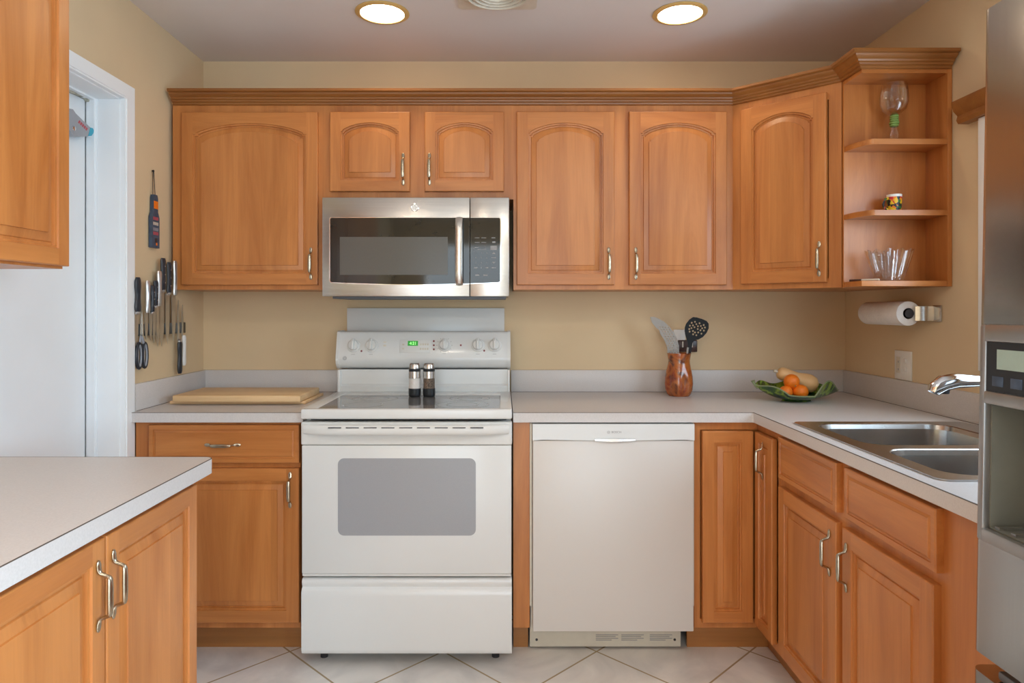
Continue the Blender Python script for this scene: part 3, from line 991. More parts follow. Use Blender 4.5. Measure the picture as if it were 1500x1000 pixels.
# oven door
dy = 2.44
od = MB().box(RX0 + .002, RX1 - .002, dy, 2.490, .3405, .802, .004).build('oven_door', 'enamel', c)
MB().box(RX0, RX1, dy - .004, 2.490, .8035, .886, .006, 3).build('door_top_trim', 'plastic', od)
hp = []
for k in range(25):
    u = -1 + 2 * k / 24
    hp.append((RC + u * .365, 2.404 + .030 * abs(u) ** 6, .862))
MB().tube(hp, [(.010, .0175)] * 25, 18, flat=(0, 1, 0)).build('oven_handle', 'plastic', od)
m = MB()
for k in range(9):
    xa = PX(481 + k * 26, 2.40)
    m.box(xa, xa + .046, 2.3945, 2.400, .8715, .8742)
m.build('vent_slot', 'dark', od)
wp = rrect(PX(495, dy), PX(697, dy), PZ(784, dy), PZ(671, dy), .022)
MB().prism(wp, dy - .0012, dy + .001, 'y').build('oven_window', 'windowgrey', od)
MB().box(RX0 + .004, RX1 - .004, dy + .003, 2.49, .3325, .3398).build('door_bottom_lip', 'plastic', od)
dr = MB().prism([(2.462, .322), (2.448, .320), (2.443, .312), (2.445, .302), (2.449, .292), (2.443, .286), (2.4365, .278), (2.436, .262),
                 (2.436, .070), (2.439, .058), (2.446, .052), (2.49, .052), (2.49, .322)], RX0 + .002, RX1 - .001, 'x').build('storage_drawer', 'enamel', c, ang=50)
for x in (RX0 + .06, RX1 - .06):
    MB(Matrix.Translation((x, 2.53, 0))).lathe([(.014, 0), (.014, .012), (.008, .014), (.008, .052)], 14).build('levelling_foot', 'dark', c)
o = MB().box(-.709, .009, 3.100, 3.113, 1.02, 1.296, .002).build('splash_panel', 'enamel')
recenter(o, (-.35, 3.106, 1.02))
tag(o, 'flat white metal splash panel on the wall behind the stove console', 'splash panel')

# mills on the cooktop
def mill(px, label, fill):
    Y = 2.795
    x = PX(px, Y); z0 = cz + .0012
    c_ = thing('grinder', label, 'grinder', (x, Y, z0), group='salt and pepper grinders on the cooktop')
    MB().lathe([(.022, 0), (.0245, .003), (.0255, .010), (.0255, .033), (.024, .0345)], 28).build('grinder_base', 'black', c_)
    MB().lathe([(.0235, .0345), (.0232, .076)], 28).build('grinder_contents', fill, c_)
    MB().lathe([(.0248, .076), (.0248, .104), (.0235, .1045)], 28).build('steel_collar', 'steel', c_)
    MB().lathe([(.0238, .1045), (.0245, .106), (.0245, .115), (.0235, .1155)], 28).build('grinder_band', 'black', c_)
    MB().lathe([(.0225, .1155), (.0225, .130), (.020, .1355), (.0185, .137), (.0001, .137)], 28).build('grinder_cap', 'steel', c_, ang=50)
mill(607.5, 'steel and black salt grinder with white salt, left of the pair', 'salt')
mill(628.5, 'steel and black pepper grinder with dark peppercorns, right of the pair', 'pepper')

# ------------------------------------------------------------------ microwave
MY = 2.73
mx = lambda p: PX(p, MY)
mz = lambda p: PZ(p, MY)
c = thing('microwave', 'stainless over-the-range microwave above the white stove', 'microwave', (mx(609), 2.9, mz(434)), world=True)
x0, x1 = mx(472), mx(746)
MB().box(x0 + .004, x1 - .002, MY + .035, 3.10, mz(434) + .003, 1.7385).build('microwave_body', 'dark', c)
MB().box(x0 + .03, x1 - .012, MY + .045, 3.08, mz(434) - .009, mz(434) + .0025, .003).build('vent_grille', 'ventgrey', c)
xs = mx(688.3)
df = MB().box(x0, xs - .0008, MY, MY + .034, mz(434), 1.7395, .003).build('microwave_door', 'steel', c)
cpn = MB().box(xs + .0008, x1, MY, MY + .034, mz(434), 1.7395, .003).build('control_side', 'steel', c)
def bowed(xa, xb, zt, zb, bow, rl, rr, n=12):
    """glass outline, bottom edge bowed down, rounded outer corners"""
    xc, hw = mx(608), mx(733) - mx(608)
    zf = lambda x_: zb - bow * (1 - ((x_ - xc) / hw) ** 2)
    pts = []
    if rl: pts += [(xa + rl - rl * cos(R(a)), zt - rl + rl * sin(R(a))) for a in (0, 30, 60, 90)]
    else: pts += [(xa, zt)]
    if rr: pts += [(xb - rr + rr * sin(R(a)), zt - rr + rr * cos(R(a))) for a in (0, 30, 60, 90)]
    else: pts += [(xb, zt)]
    for k in range(n + 1):
        xx = (xb - rr) + ((xa + rl) - (xb - rr)) * k / n
        if k == 0 and rr: pts += [(xb, zf(xb) + rr), (xb - rr * .3, zf(xb) + rr * .3)]
        pts.append((xx, zf(xx)))
    if rl: pts += [(xa + rl * .3, zf(xa) + rl * .3), (xa, zf(xa) + rl)]
    return pts
zt, zb = mz(318.5), mz(413.5)
MB().prism(bowed(mx(482.5), xs - .002, zt + .001, zb - .001, .009, .008, 0), MY - .0012, MY + .001, 'y').build('glass_bezel', 'chrome', df)
gp = MB().prism(bowed(mx(483.8), xs - .002, zt - .001, zb + .001, .009, .007, 0), MY - .002, MY, 'y').build('door_glass', 'blackglass', df)
MB().box(mx(498), mx(656), MY - .0026, MY - .0018, mz(402.5), mz(347)).build('viewing_screen', 'mwscreen', gp)
MB().prism(bowed(xs + .002, mx(734), zt + .001, zb - .001, .009, 0, .008), MY - .0012, MY + .001, 'y').build('glass_bezel', 'chrome', cpn)
kp = MB().prism(bowed(xs + .002, mx(732.8), zt - .001, zb + .001, .009, 0, .007), MY - .002, MY, 'y').build('keypad_glass', 'blackglass', cpn)
hp = [(mx(673), MY - .002, zt - .003), (mx(673), MY - .030, zt - .010), (mx(673), MY - .038, zt - .03)] + \
     [(mx(673), MY - .038 - .004 * sin(pi * k / 8), zt - .03 + (zb - zt + .05) * k / 8) for k in range(1, 8)] + \
     [(mx(673), MY - .038, zb + .02), (mx(673), MY - .030, zb - .001), (mx(673), MY - .002, zb - .008)]
MB().tube(hp, [(.015, .006)] * len(hp), 14, flat=(1, 0, 0)).build('microwave_handle', 'steel', df)
# keypad print: digits and small marks
def kx(cx): return mx(680 + cx / 7.14)
def kz(cy): return mz(300 + cy / 7.14)
for i, row in enumerate(('123', '456', '789')):
    for k2, ch in enumerate(row):
        text(ch, .0085, kp, (kx(122 + 57 * k2), MY - .0022, kz(503 + 51 * i)), (R(90), 0, 0), 'mark', .0001, 'key_digit')
text('0', .0085, kp, (kx(180), MY - .0022, kz(657)), (R(90), 0, 0), 'mark', .0001, 'key_digit')
m = MB()
for cx, cy, w2, h2 in ((135, 345, 50, 5), (205, 345, 50, 5), (135, 393, 50, 5), (205, 393, 50, 5), (130, 445, 40, 5), (185, 468, 90, 4), (305, 345, 40, 8), (310, 390, 35, 14),
                       (308, 450, 66, 44), (308, 553, 50, 6), (310, 658, 50, 8), (122, 657, 34, 10), (237, 657, 30, 10), (138, 735, 44, 14), (222, 735, 44, 14)):
    m.box(kx(cx - w2 / 2), kx(cx + w2 / 2), MY - .0023, MY - .0019, kz(cy + h2 / 2), kz(cy - h2 / 2))
for s_, cy in ((1, 503), (-1, 605)):
    m.prism([(kx(290), kz(cy + 10 * s_)), (kx(328), kz(cy + 10 * s_)), (kx(309), kz(cy - 12 * s_))], MY - .0023, MY - .0019, 'y')
m.build('keypad_print', 'mark', kp)
bx, bz = mx(607.5), mz(304)
T = face_T(bx, MY, bz)
bd = MB(T).lathe([(.0165, 0), (.0165, .002), (.0145, .0035), (.0130, .0025), (.0001, .0025)], 32).build('round_emblem', 'chrome', df)
m = MB(T)
for a in range(0, 360, 72):
    m.tube([Matrix.Rotation(R(a), 3, 'Z') @ Vector(p) for p in ((.003, 0, .0028), (.007, .003, .0028), (.0095, 0, .0028))], .0009, 6)
m.build('emblem_flourish', 'dark', bd)

# ------------------------------------------------------------------ dishwasher
c = thing('dishwasher', 'white built-in dishwasher between the filler panel and corner cabinet', 'dishwasher', (.405, 2.75, 0), world=True)
DWY = 2.472
MB().box(.104, .700, 2.515, 3.08, .10, .868).build('dishwasher_tub', 'offwhite', c)
dwd = MB().box(.1105, .6955, DWY, 2.513, .119, .8135, .003).build('dishwasher_door', 'dwwhite', c)
# control fascia, lower edge bowed
m = MB()
bw = [(.1095, .8725), (.6965, .8725), (.6965, .8135)] + [(.6965 - .587 * k / 16, .8135 + .0 - .004 * (1 - (2 * k / 16 - 1) ** 2) + .004) for k in range(1, 16)] + [(.1095, .8135)]
m.prism([(p[0], p[1] + .001) for p in bw], DWY - .006, 2.512, 'y')
cf = m.build('control_fascia', 'enamel', c)
hx0, hx1 = PX(871, DWY), PX(930, DWY)
MB().prism([(hx0, .8205), (hx1, .8205), (hx1, .8145)] + [(hx1 + (hx0 - hx1) * k / 10, .8145 - .0035 * sin(pi * k / 10)) for k in range(1, 10)] + [(hx0, .8145)], DWY - .010, DWY - .0055, 'y').build('pocket_handle', 'chrome', cf)
text('BOSCH', .0110, cf, (PX(902.5, DWY), DWY - .0064, PZ(632.4, DWY)), (R(90), 0, 0), 'mark', .0002, 'lettering')
m = MB(face_T(PX(891.2, DWY), DWY - .0064, PZ(632.4, DWY)))
sg = 24
vs = [(q * cos(2 * pi * k / sg), q * sin(2 * pi * k / sg), 0) for q in (.0052, .0043) for k in range(sg)]
m.add(vs, [(k, (k + 1) % sg, sg + (k + 1) % sg, sg + k) for k in range(sg)])
m.box(-.0020, -.0012, -.003, .003, 0, .0003).box(.0012, .0020, -.003, .003, 0, .0003).box(-.0016, .0016, -.0004, .0004, 0, .0003)
m.build('round_emblem', 'mark', cf)
MB().box(.1008, .1085, 2.500, 2.515, .20, .872).box(.6975, .7045, 2.500, 2.515, .20, .872).build('side_flange', 'offwhite', c)
kk = MB().box(.104, .678, 2.585, 2.60, .008, .100, .002).build('kick_plate', 'offwhite', c)
m = MB()
for xa in (.355, .452, .560):
    for k2 in range(4):
        wv = (.085, .075, .085, .06)[k2]
        m.box(xa, xa + wv, 2.5842, 2.5852, .052 - k2 * .0065, .0545 - k2 * .0065)
m.build('fine_print', 'mark', kk)
for xa in (.130, .655):
    MB(face_T(xa, 2.585, .035)).lathe([(.005, 0), (.0045, .0015), (.0001, .002)], 12).build('screw', 'dark', kk)

# ------------------------------------------------------------------ refrigerator (leans back a little on its feet)
c = thing('refrigerator', 'tall stainless refrigerator with water dispenser at the right photo edge', 'refrigerator', (1.18, .715, 0), world=True)
FXR, FY0, FY1 = .790, .255, 1.168
MB().box(FXR + .078, 1.535, FY0 + .004, FY1 - .004, .03, 1.76, .004).build('fridge_body', 'disp', c)
def plan(ya, yb, r_far, r_near, th=.066):
    p = [(FXR + th, yb), (FXR + th, ya)]
    p += [(FXR + r_near - r_near * sin(R(a)), ya + r_near - r_near * cos(R(a))) for a in (0, 30, 60, 90)] if r_near else [(FXR, ya)]
    p += [(FXR + r_far - r_far * cos(R(a)), yb - r_far + r_far * sin(R(a))) for a in (0, 15, 30, 45, 60, 75, 90)] if r_far else [(FXR, yb)]
    return p
m = MB()
hy0, hy1, hz0, hz1 = .80, 1.128, .912, 1.128
m.prism(plan(.714, FY1, .022, .01), .700, hz0)
m.prism(plan(.714, FY1, .022, .01), hz1, 1.785)
m.prism(plan(hy1, FY1, .022, 0), hz0, hz1)
m.prism(plan(.714, hy0, 0, .01), hz0, hz1)
fd = m.build('fridge_door', 'fridge', c, fix=True)
m = MB().prism(plan(FY0, .710, .01, .022), .700, 1.785)
m.build('fridge_door', 'fridge', c)
m = MB().prism(plan(FY0, FY1, .022, .022), .07, .668)
fz = m.build('freezer_drawer', 'fridge', c)
MB().box(FXR + .012, FXR + .03, FY0 + .05, FY1 - .05, .669, .684, .004).build('drawer_grip', 'ventgrey', fz)
for ya in (.735, .690):
    MB().tube([(FXR - .004, ya, .80), (FXR - .05, ya, .84), (FXR - .055, ya, 1.2), (FXR - .05, ya, 1.62), (FXR - .004, ya, 1.66)], .012, 12).build('fridge_handle', 'chrome', fd)
# dispenser
hs = MB()
def hbox(ya, yb, za, zb, d_=.012): hs.box(FXR - d_, FXR + .001, ya, yb, za, zb, .004)
hbox(1.126, 1.140, .893, 1.252); hbox(.782, .80, .893, 1.252); hbox(.79, 1.13, 1.2235, 1.252); hbox(.79, 1.13, 1.121, 1.1425); hbox(.79, 1.13, .893, .915)
dz = hs.build('dispenser_frame', 'disp', fd)
MB().box(FXR - .009, FXR + .001, .80, 1.126, 1.1425, 1.2235).build('dispenser_screen', 'black', dz)
MB().box(FXR - .0098, FXR - .0088, .80, 1.102, 1.180, 1.212).build('lcd_panel', 'fridgelcd', dz)
m = MB()
for k2 in range(7): m.box(FXR - .0098, FXR - .0088, 1.088 - k2 * .04, 1.112 - k2 * .04, 1.152, 1.168, .0003)
m.build('dispenser_button', 'slate', dz)
m = MB()
m.box(FXR + .062, FXR + .066, hy0, hy1, hz0, hz1).box(FXR + .002, FXR + .062, hy1 - .002, hy1, hz0, hz1).box(FXR + .002, FXR + .062, hy0, hy0 + .002, hz0, hz1)
m.box(FXR + .002, FXR + .062, hy0, hy1, hz1 - .002, hz1).box(FXR + .002, FXR + .062, hy0, hy1, hz0, hz0 + .004)
m.build('dispenser_recess', 'recess', dz)
m = MB()
for k2 in range(9): m.box(FXR + .004, FXR + .058, 1.118 - k2 * .035, 1.108 - k2 * .035, hz0 + .0045, hz0 + .009)
m.build('drip_grille', 'chrome', dz)
MB().box(FXR + .12, 1.50, FY0 + .05, FY1 - .05, .0, .0295).build('fridge_base', 'dark', c)
c.rotation_euler = (0, R(1.0), 0)
c.location.z = .0065

# ------------------------------------------------------------------ ceiling lights, vent
def can(px, py, label):
    Y = (H - CH) * F / (453 - py)
    x = PX(px, Y)
    c_ = thing('recessed_light', label, 'ceiling light', (x, Y, H - .001), group=None)
    MB().lathe([(.082, 0), (.102, -.0), (.103, -.003), (.098, -.006), (.084, -.007), (.082, -.0)], 40, cap=False).build('trim_ring', 'lamplit_trim', c_)
    MB().lathe([(.0835, -.003), (.0001, -.003)], 40, cap=False).build('diffuser', 'lamp', c_)
can(560, 18, 'lit round recessed ceiling light, the left one of two')
can(996, 19, 'lit round recessed ceiling light, the right one of two')
for x_, y_ in ((-.45, .35), (.68, .35), (-.45, -1.6), (.68, -1.6)):
    c_ = thing('recessed_light', 'round recessed ceiling light behind the viewer, outside the photo', 'ceiling light', (x_, y_, H - .001), group='ceiling lights behind the viewer')
    MB().lathe([(.082, 0), (.102, -.0), (.103, -.003), (.098, -.006), (.084, -.007), (.082, -.0)], 32, cap=False).build('trim_ring', 'lamplit_trim', c_)
    MB().lathe([(.0835, -.003), (.0001, -.003)], 32, cap=False).build('diffuser', 'roomlamp', c_)
c = thing('ceiling_vent', 'ivory round ceiling air diffuser between the two recessed lights', 'vent', (-.018, 2.415, H - .001))
MB(Matrix.Translation((0, 0, -.006))).prism(rrect(-.145, .145, -.145, .145, .02), 0, .006).build('vent_plate', 'ivory', c)
for i, r0 in enumerate((.120, .098, .076, .054)):
    MB().lathe([(r0, -.0065), (r0 + .003, -.018 + i * .001), (r0 - .010, -.022), (r0 - .016, -.007)], 40, cap=False).build('diffuser_ring', 'offwhite', c)

# ------------------------------------------------------------------ left worktop: cutting boards
z0 = CT + .0004
o = MB().box(-.25, .25, -.14, .14, 0, .027, .005, 3).build('cutting_board', 'board')
o.location = (-1.040, 2.795, z0 + .0125)
tag(o, 'thick light wooden cutting board, top one of the two', 'cutting board')
o = MB().box(-.27, .27, -.135, .135, 0, .012, .003).build('cutting_board', 'board')
o.location = (-1.050, 2.83, z0)
tag(o, 'thin wooden cutting board mostly hidden under the thicker board', 'cutting board')

# ------------------------------------------------------------------ vase with utensils
VX, VY = .770, 2.965
def vmod(r, z, a):
    lob = max(0.0, 1 - abs(z - .045) / .085)
    return r * (1 - .16 * lob * (0.5 + 0.5 * cos(5 * a + .6)) ** 2), z
vp = [(.0, .004), (.035, .002), (.044, 0), (.053, .010), (.060, .030), (.0625, .055), (.060, .085), (.053, .115), (.0475, .140), (.0465, .155), (.049, .170), (.0515, .182), (.0515, .186), (.048, .186),
      (.045, .170), (.043, .150), (.045, .125), (.052, .09), (.055, .06), (.050, .03), (.040, .012), (.0, .010)]
o = MB().lathe([(max(r, .0002), z) for r, z in vp], 60, mod=vmod, cap=False).build('vase', 'vase', ang=60)
o.location = (VX, VY, CT + .0004)
tag(o, 'marbled brown-orange glossy vase holding kitchen utensils', 'vase')
def ut(cx, cy, Y=2.965): return PX(945 + cx / 7.41, Y), PZ(455 + cy / 7.41, Y)
def circ(x, z, r, n=8): return [(x + r * cos(2 * pi * k / n), z + r * sin(2 * pi * k / n)) for k in range(n)]
pts = [(430, 180), (445, 140), (480, 95), (520, 68), (560, 72), (620, 90), (665, 110), (688, 140), (688, 190), (665, 240), (625, 285), (580, 310), (530, 322),
       (512, 350), (505, 400), (490, 500), (460, 500), (462, 400), (462, 350), (450, 315), (435, 260), (428, 220)]
hl = [(505, 130), (540, 120), (590, 135), (635, 155), (485, 162), (518, 158), (555, 145), (572, 168), (604, 165), (648, 182), (478, 198), (502, 188), (535, 178), (570, 198), (618, 190), (482, 226), (518, 220), (600, 212), (636, 215), (540, 235), (575, 235), (610, 248), (555, 265), (520, 255)]
c = thing('slotted_turner', 'black slotted turner standing in the marbled vase', 'utensil', (VX + .02, VY + .0, CT + .02), world=True)
MB(Matrix.Translation((0, VY - .003, 0))).plate([ut(*p) for p in pts], [circ(*ut(*p), .0043) for p in hl], .003).build('turner_head', 'matteblack', c)
ax, az = ut(478, 480)
MB().tube([(ax, VY, az + .01), (VX + .010, VY + .002, CT + .03)], .005, 8).build('turner_handle', 'black', c)
pts = [(60, 70), (100, 65), (150, 85), (215, 122), (270, 175), (320, 240), (352, 300), (372, 380), (375, 470), (345, 520), (285, 520), (250, 465), (245, 400), (222, 335), (165, 245), (160, 215), (120, 180), (80, 130)]
hl = []
for i in range(13):
    for k2 in range(4):
        t2 = i / 12
        cx = 190 + t2 * 130 + (k2 - 1.5) * 34 * (1 - .12 * t2) * .9
        cy = 190 + t2 * 250 - (k2 - 1.5) * 30 * (1 - t2)
        if i < 2 and k2 == 3: continue
        hl.append((cx, cy))
def inside(p, poly, gap):
    q = Vector(p); n_ = len(poly); ok = False
    for i in range(n_):
        a_, b_ = Vector(poly[i]), Vector(poly[(i + 1) % n_])
        if (a_.y > q.y) != (b_.y > q.y) and q.x < (b_.x - a_.x) * (q.y - a_.y) / (b_.y - a_.y) + a_.x: ok = not ok
        t_2 = max(0, min(1, (q - a_).dot(b_ - a_) / (b_ - a_).length_squared))
        if (q - a_.lerp(b_, t_2)).length < gap: return False
    return ok
hl = []
for i in range(16):
    for k2 in range(8):
        p = (165 + k2 * 30 + (i % 2) * 15, 180 + i * 25)
        if p[1] < 465 and inside(p, pts, 12): hl.append(p)
c = thing('slotted_server', 'grey perforated serving spoon leaning left in the marbled vase', 'utensil', (VX - .02, VY + .01, CT + .02), world=True)
MB(Matrix.Translation((0, VY + .008, 0))).plate([ut(*p) for p in pts], [circ(*ut(*p), .0027, 6) for p in hl], .002).build('server_head', 'utgrey', c)
ax, az = ut(315, 510)
MB().tube([(ax, VY + .009, az + .01), (VX - .005, VY + .010, CT + .03)], .005, 8).build('server_handle', 'utgrey', c)
c = thing('metal_utensil', 'thin pale utensil handle rising behind the black slotted turner', 'utensil', (VX + .02, VY + .012, CT + .02), world=True)
MB().tube([(ut(450, 395)[0], VY - .022, ut(450, 395)[1]), (VX + .012, VY - .018, CT + .05)], [(.0045, .002), (.0045, .002)], 8, flat=(1, 0, 0)).build('utensil_handle', 'utgrey', c)

# outlet on the back wall
c = thing('wall_outlet', 'white wall outlet plate with a brown plug behind the vase', 'outlet', (.79, 3.11, 1.14), world=True)
ox0, ox1 = PX(987, 3.11), PX(1006, 3.11)
MB().box(PX(986.5, 3.11), PX(1004, 3.11), 3.108, 3.1145, PZ(514, 3.11), PZ(482.5, 3.11), .002).build('outlet_plate', 'switch', c)
pg = MB().box(PX(994, 3.09), PX(1022, 3.09), 3.092, 3.1075, PZ(515.5, 3.09), PZ(498, 3.09), .004, 3).build('brown_plug', 'brown', c)
m = MB()
for p in (1000.3, 1014): m.box(PX(p - 1, 3.09), PX(p + 1, 3.09), 3.0912, 3.0922, PZ(508.5, 3.09), PZ(500, 3.09))
m.build('plug_slot', 'ivory', pg)

# ------------------------------------------------------------------ leaf bowl with fruit
BX, BYY = 1.214, 2.80
c = thing('leaf_bowl', 'dark green leaf-shaped ceramic bowl holding oranges and a squash', 'bowl', (BX, BYY, CT + .0004))
def leafpt(u, v, dz_=0.0):
    """u along length -1..1, v across -1(front)..1(back)"""
    hw = .108 * max(0.0, 1 - abs(u) ** 1.9) ** 1.0 + .003
    x = .176 * u - .002
    y = hw * v + .012 * u
    base = .004 + .030 * abs(u) ** 2.2
    base += (.030 if u < 0 else .006) * abs(u) ** 3
    edge = (.024 if v < 0 else .066) * (1 - .3 * abs(u)) * abs(v) ** 2.2
    if v < 0 and u > .15: edge += .056 * sin(pi * min(1, (u - .15) / .85)) * abs(v) ** 2
    if v > 0: edge += .010 * sin(5 * u) * v
    if v < 0 and u < -.4: edge += .022 * sin(pi * (-u - .4) / .6) * abs(v) ** 2
    edge *= 1 - abs(u) ** 5
    return (x, y, base + edge + dz_)
nu, nv = 40, 16
vs, fs = [], []
for i in range(nu + 1):
    for k in range(nv + 1):
        vs.append(leafpt(-1 + 2 * i / nu, -1 + 2 * k / nv))
for i in range(nu):
    for k in range(nv):
        a = i * (nv + 1) + k
        fs.append((a, a + nv + 1, a + nv + 2, a + 1))
b0 = len(vs)
vs += [(x, y, z - .005) for x, y, z in vs[:b0]]
fs += [tuple(b0 + q for q in f[::-1]) for f in fs[:]]
per = [k for k in range(nv + 1)] + [i * (nv + 1) + nv for i in range(1, nu + 1)] + [nu * (nv + 1) + k for k in range(nv - 1, -1, -1)] + [i * (nv + 1) for i in range(nu - 1, 0, -1)]
for a, b_ in zip(per, per[1:] + per[:1]): fs.append((a, b_, b0 + b_, b0 + a))
MB().add([(x, y, z + .004) for x, y, z in vs], fs).build('bowl_shell', 'leaf', c, ang=60)
MB(Matrix.Translation((-.004, 0, 0)) @ Matrix.Diagonal((1.7, 1, 1, 1))).lathe([(.036, 0), (.033, .006)], 24).build('bowl_foot', 'leaf', c)
rim = [Vector(leafpt(-1 + 2 * k / 50, -1)) + Vector((0, 0, .003)) for k in range(51)]
MB().tube(rim, .0028, 6).build('bowl_rim', 'leafrim', c)
P = [Vector(leafpt(-1, 0)) + Vector(q) for q in ((.012, 0, -.008), (0, 0, .001), (-.006, 0, .012), (-.009, 0, .020))]
MB().tube(P, [.008, .005, .006, .009], 10).build('leaf_stem', 'leafrim', c)
def orange(px, py, r, Y, label):
    o_ = MB().lathe([(max(.0002, r * sin(pi * k / 16)), -r * .94 * cos(pi * k / 16)) for k in range(17)], 28, cap=False).build('orange', 'orange', ang=80)
    MB(Matrix.Translation((0, 0, r * .93))).lathe([(.003, 0), (.0025, .0015), (.0001, .002)], 8).build('stem_button', 'leafrim', o_)
    o_.location = (PX(px, Y), Y, PZ(py, Y))
    o_.rotation_euler = (random.uniform(1.9, 2.6), random.uniform(-.5, .5), 0)
    tag(o_, label, 'fruit', 'oranges in the leaf-shaped bowl')
orange(1159.5, 558.8, .0315, 2.775, 'orange lying on top of the two others in the leaf bowl')
orange(1151, 574.3, .0275, 2.765, 'lower left orange in the leaf bowl, the smallest')
orange(1172.5, 573.8, .0310, 2.762, 'lower right orange in the leaf bowl beside the squash bulb')
Y = 2.835
a3, b3 = Vector((PX(1140, Y + .02), Y + .02, PZ(545, Y + .02))), Vector((PX(1193, Y), Y, PZ(564.5, Y)))
ax_ = (b3 - a3); Ls = ax_.length; q = ax_.to_track_quat('Z', 'Y').to_matrix().to_4x4()
sp_ = [(.0002, -.004), (.016, -.002), (.024, .005), (.0275, .018), (.028, Ls * .35), (.028, Ls * .5), (.033, Ls * .62), (.0385, Ls * .76), (.039, Ls * .86), (.033, Ls * .98), (.020, Ls * 1.06), (.008, Ls * 1.08), (.0002, Ls * 1.075)]
o = MB(q).lathe(sp_, 30, cap=False).build('butternut_squash', 'squash', ang=80)
MB(q).lathe([(.006, -.018), (.006, -.004), (.010, .0)], 8).build('squash_stem', 'ivory', o)
o.location = a3
tag(o, 'pale butternut squash lying in the leaf bowl behind the oranges', 'squash')

# ------------------------------------------------------------------ things on the open shelves
gY = 2.437
o = thing('goblet', 'clear glass goblet with green-wrapped stem on the upper open shelf', 'glass', (PX(1310, gY), gY, 1.8855))
gb = [(.0002, .098), (.010, .099), (.024, .104), (.038, .118), (.0455, .140), (.0465, .160), (.0445, .185), (.041, .206), (.041, .210), (.0395, .210), (.0425, .186), (.0445, .160), (.0435, .141), (.036, .120), (.022, .107), (.0002, .102)]
MB().lathe(gb, 40, cap=False).build('goblet_bowl', 'glass', o, ang=60)
MB().lathe([(.032, 0), (.033, .002), (.014, .008), (.013, .020), (.015, .028), (.010, .045), (.009, .06)], 32).build('goblet_stem', 'glass', o, ang=60)
m = MB()
for k in range(5):
    zz = .062 + k * .0082
    m.tube([((.0105 + .002 * (k == 1)) * cos(2 * pi * i / 20), (.0105 + .002 * (k == 1)) * sin(2 * pi * i / 20), zz + .0006 * i * .2) for i in range(21)], .0046, 8)
m.lathe([(.009, .058), (.010, .10)], 16)
m.build('green_wrap', 'greenglass', o)
o = thing('painted_mug', 'small colourful painted mug with white rim on the middle shelf', 'mug', (PX(1310, gY), gY, 1.6375))
MB().lathe([(.0002, 0), (.022, 0), (.0225, .002), (.0245, .054)], 28, cap=False).build('mug_body', 'mugpaint', o)
MB().lathe([(.0246, .054), (.0248, .063), (.0225, .063), (.020, .008), (.0002, .006)], 28, cap=False).build('mug_rim', 'switch', o)
MB().tube([(-.021, 0, .052), (-.034, 0, .046), (-.040, 0, .030), (-.036, 0, .014), (-.021, 0, .010)], .0042, 8).build('mug_handle', 'mugpaint', o)
bY = 2.418
o = thing('crystal_bowl', 'cut crystal glass bowl on the bottom board of the open shelves', 'bowl', (PX(1302.5, bY), bY, 1.3905))
def cmod(r, z, a):
    f_ = z / .105
    return r * (1 + .035 * cos(12 * a) * f_ + .012 * cos(36 * a)), z + .004 * cos(12 * a) * max(0, f_ - .8) * 5
cb = [(.0002, 0), (.036, 0), (.042, .002), (.049, .020), (.059, .05), (.068, .080), (.0745, .104), (.0745, .107), (.071, .107), (.061, .078), (.050, .048), (.038, .018), (.030, .007), (.0002, .006)]
MB().lathe(cb, 144, mod=cmod, cap=False).build('bowl_glass', 'crystal', o, ang=25)
o = thing('pen', 'thin dark and pale pen lying on the bottom shelf board left of the crystal bowl', 'pen', (1.29, 2.42, 1.396), world=True)
MB().tube([(1.262, 2.470, 1.3945), (1.285, 2.432, 1.3945)], .0045, 10).build('pen_cap', 'brown', o)
MB().tube([(1.285, 2.432, 1.3945), (1.322, 2.386, 1.3945)], .004, 10).build('pen_barrel', 'ivory', o)

# ------------------------------------------------------------------ right wall: paper towels, switch
c = thing('paper_towel_roll', 'white paper towel roll under the open shelves', 'paper towels', (1.487, 2.62, 1.275))
Tr = Matrix.Rotation(R(90), 4, 'X')      # local z -> -Y
rp_ = [(.020, -.140), (.044, -.140), (.0450, -.137), (.0450, .127), (.044, .130), (.020, .130)]
MB(Tr).lathe(rp_, 40, cap=False).build('paper_sheets', 'paper', c)
MB(Tr).lathe([(.0205, -.1395), (.0205, .1295)], 28, cap=False).build('cardboard_core', 'brown', c)
c = thing('towel_holder', 'brushed metal paper towel holder bracket on the right wall', 'holder', (1.569, 2.46, 1.275), world=True)
hpz = 1.275
MB().box(1.564, 1.5695, 2.425, 2.475, hpz - .030, hpz + .030, .002).build('wall_plate', 'steel', c)
MB().prism([(1.564, 2.470), (1.545, 2.470), (1.530, 2.466), (1.515, 2.474), (1.505, 2.480), (1.504, 2.477), (1.514, 2.470), (1.530, 2.461), (1.545, 2.464), (1.564, 2.464)], hpz - .026, hpz + .026).build('bracket_arm', 'steel', c, ang=60)
MB(Matrix.Translation((1.487, 2.4865, hpz)) @ Tr).lathe([(.016, 0), (.016, .004), (.0001, .005)], 20).build('end_disc', 'dark', c)
MB().tube([(1.487, 2.486, hpz), (1.487, 2.75, hpz)], .008, 10).build('rod', 'steel', c)
MB().box(1.478, 1.5695, 2.770, 2.775, hpz - .02, hpz + .02, .001).build('far_bracket', 'steel', c)

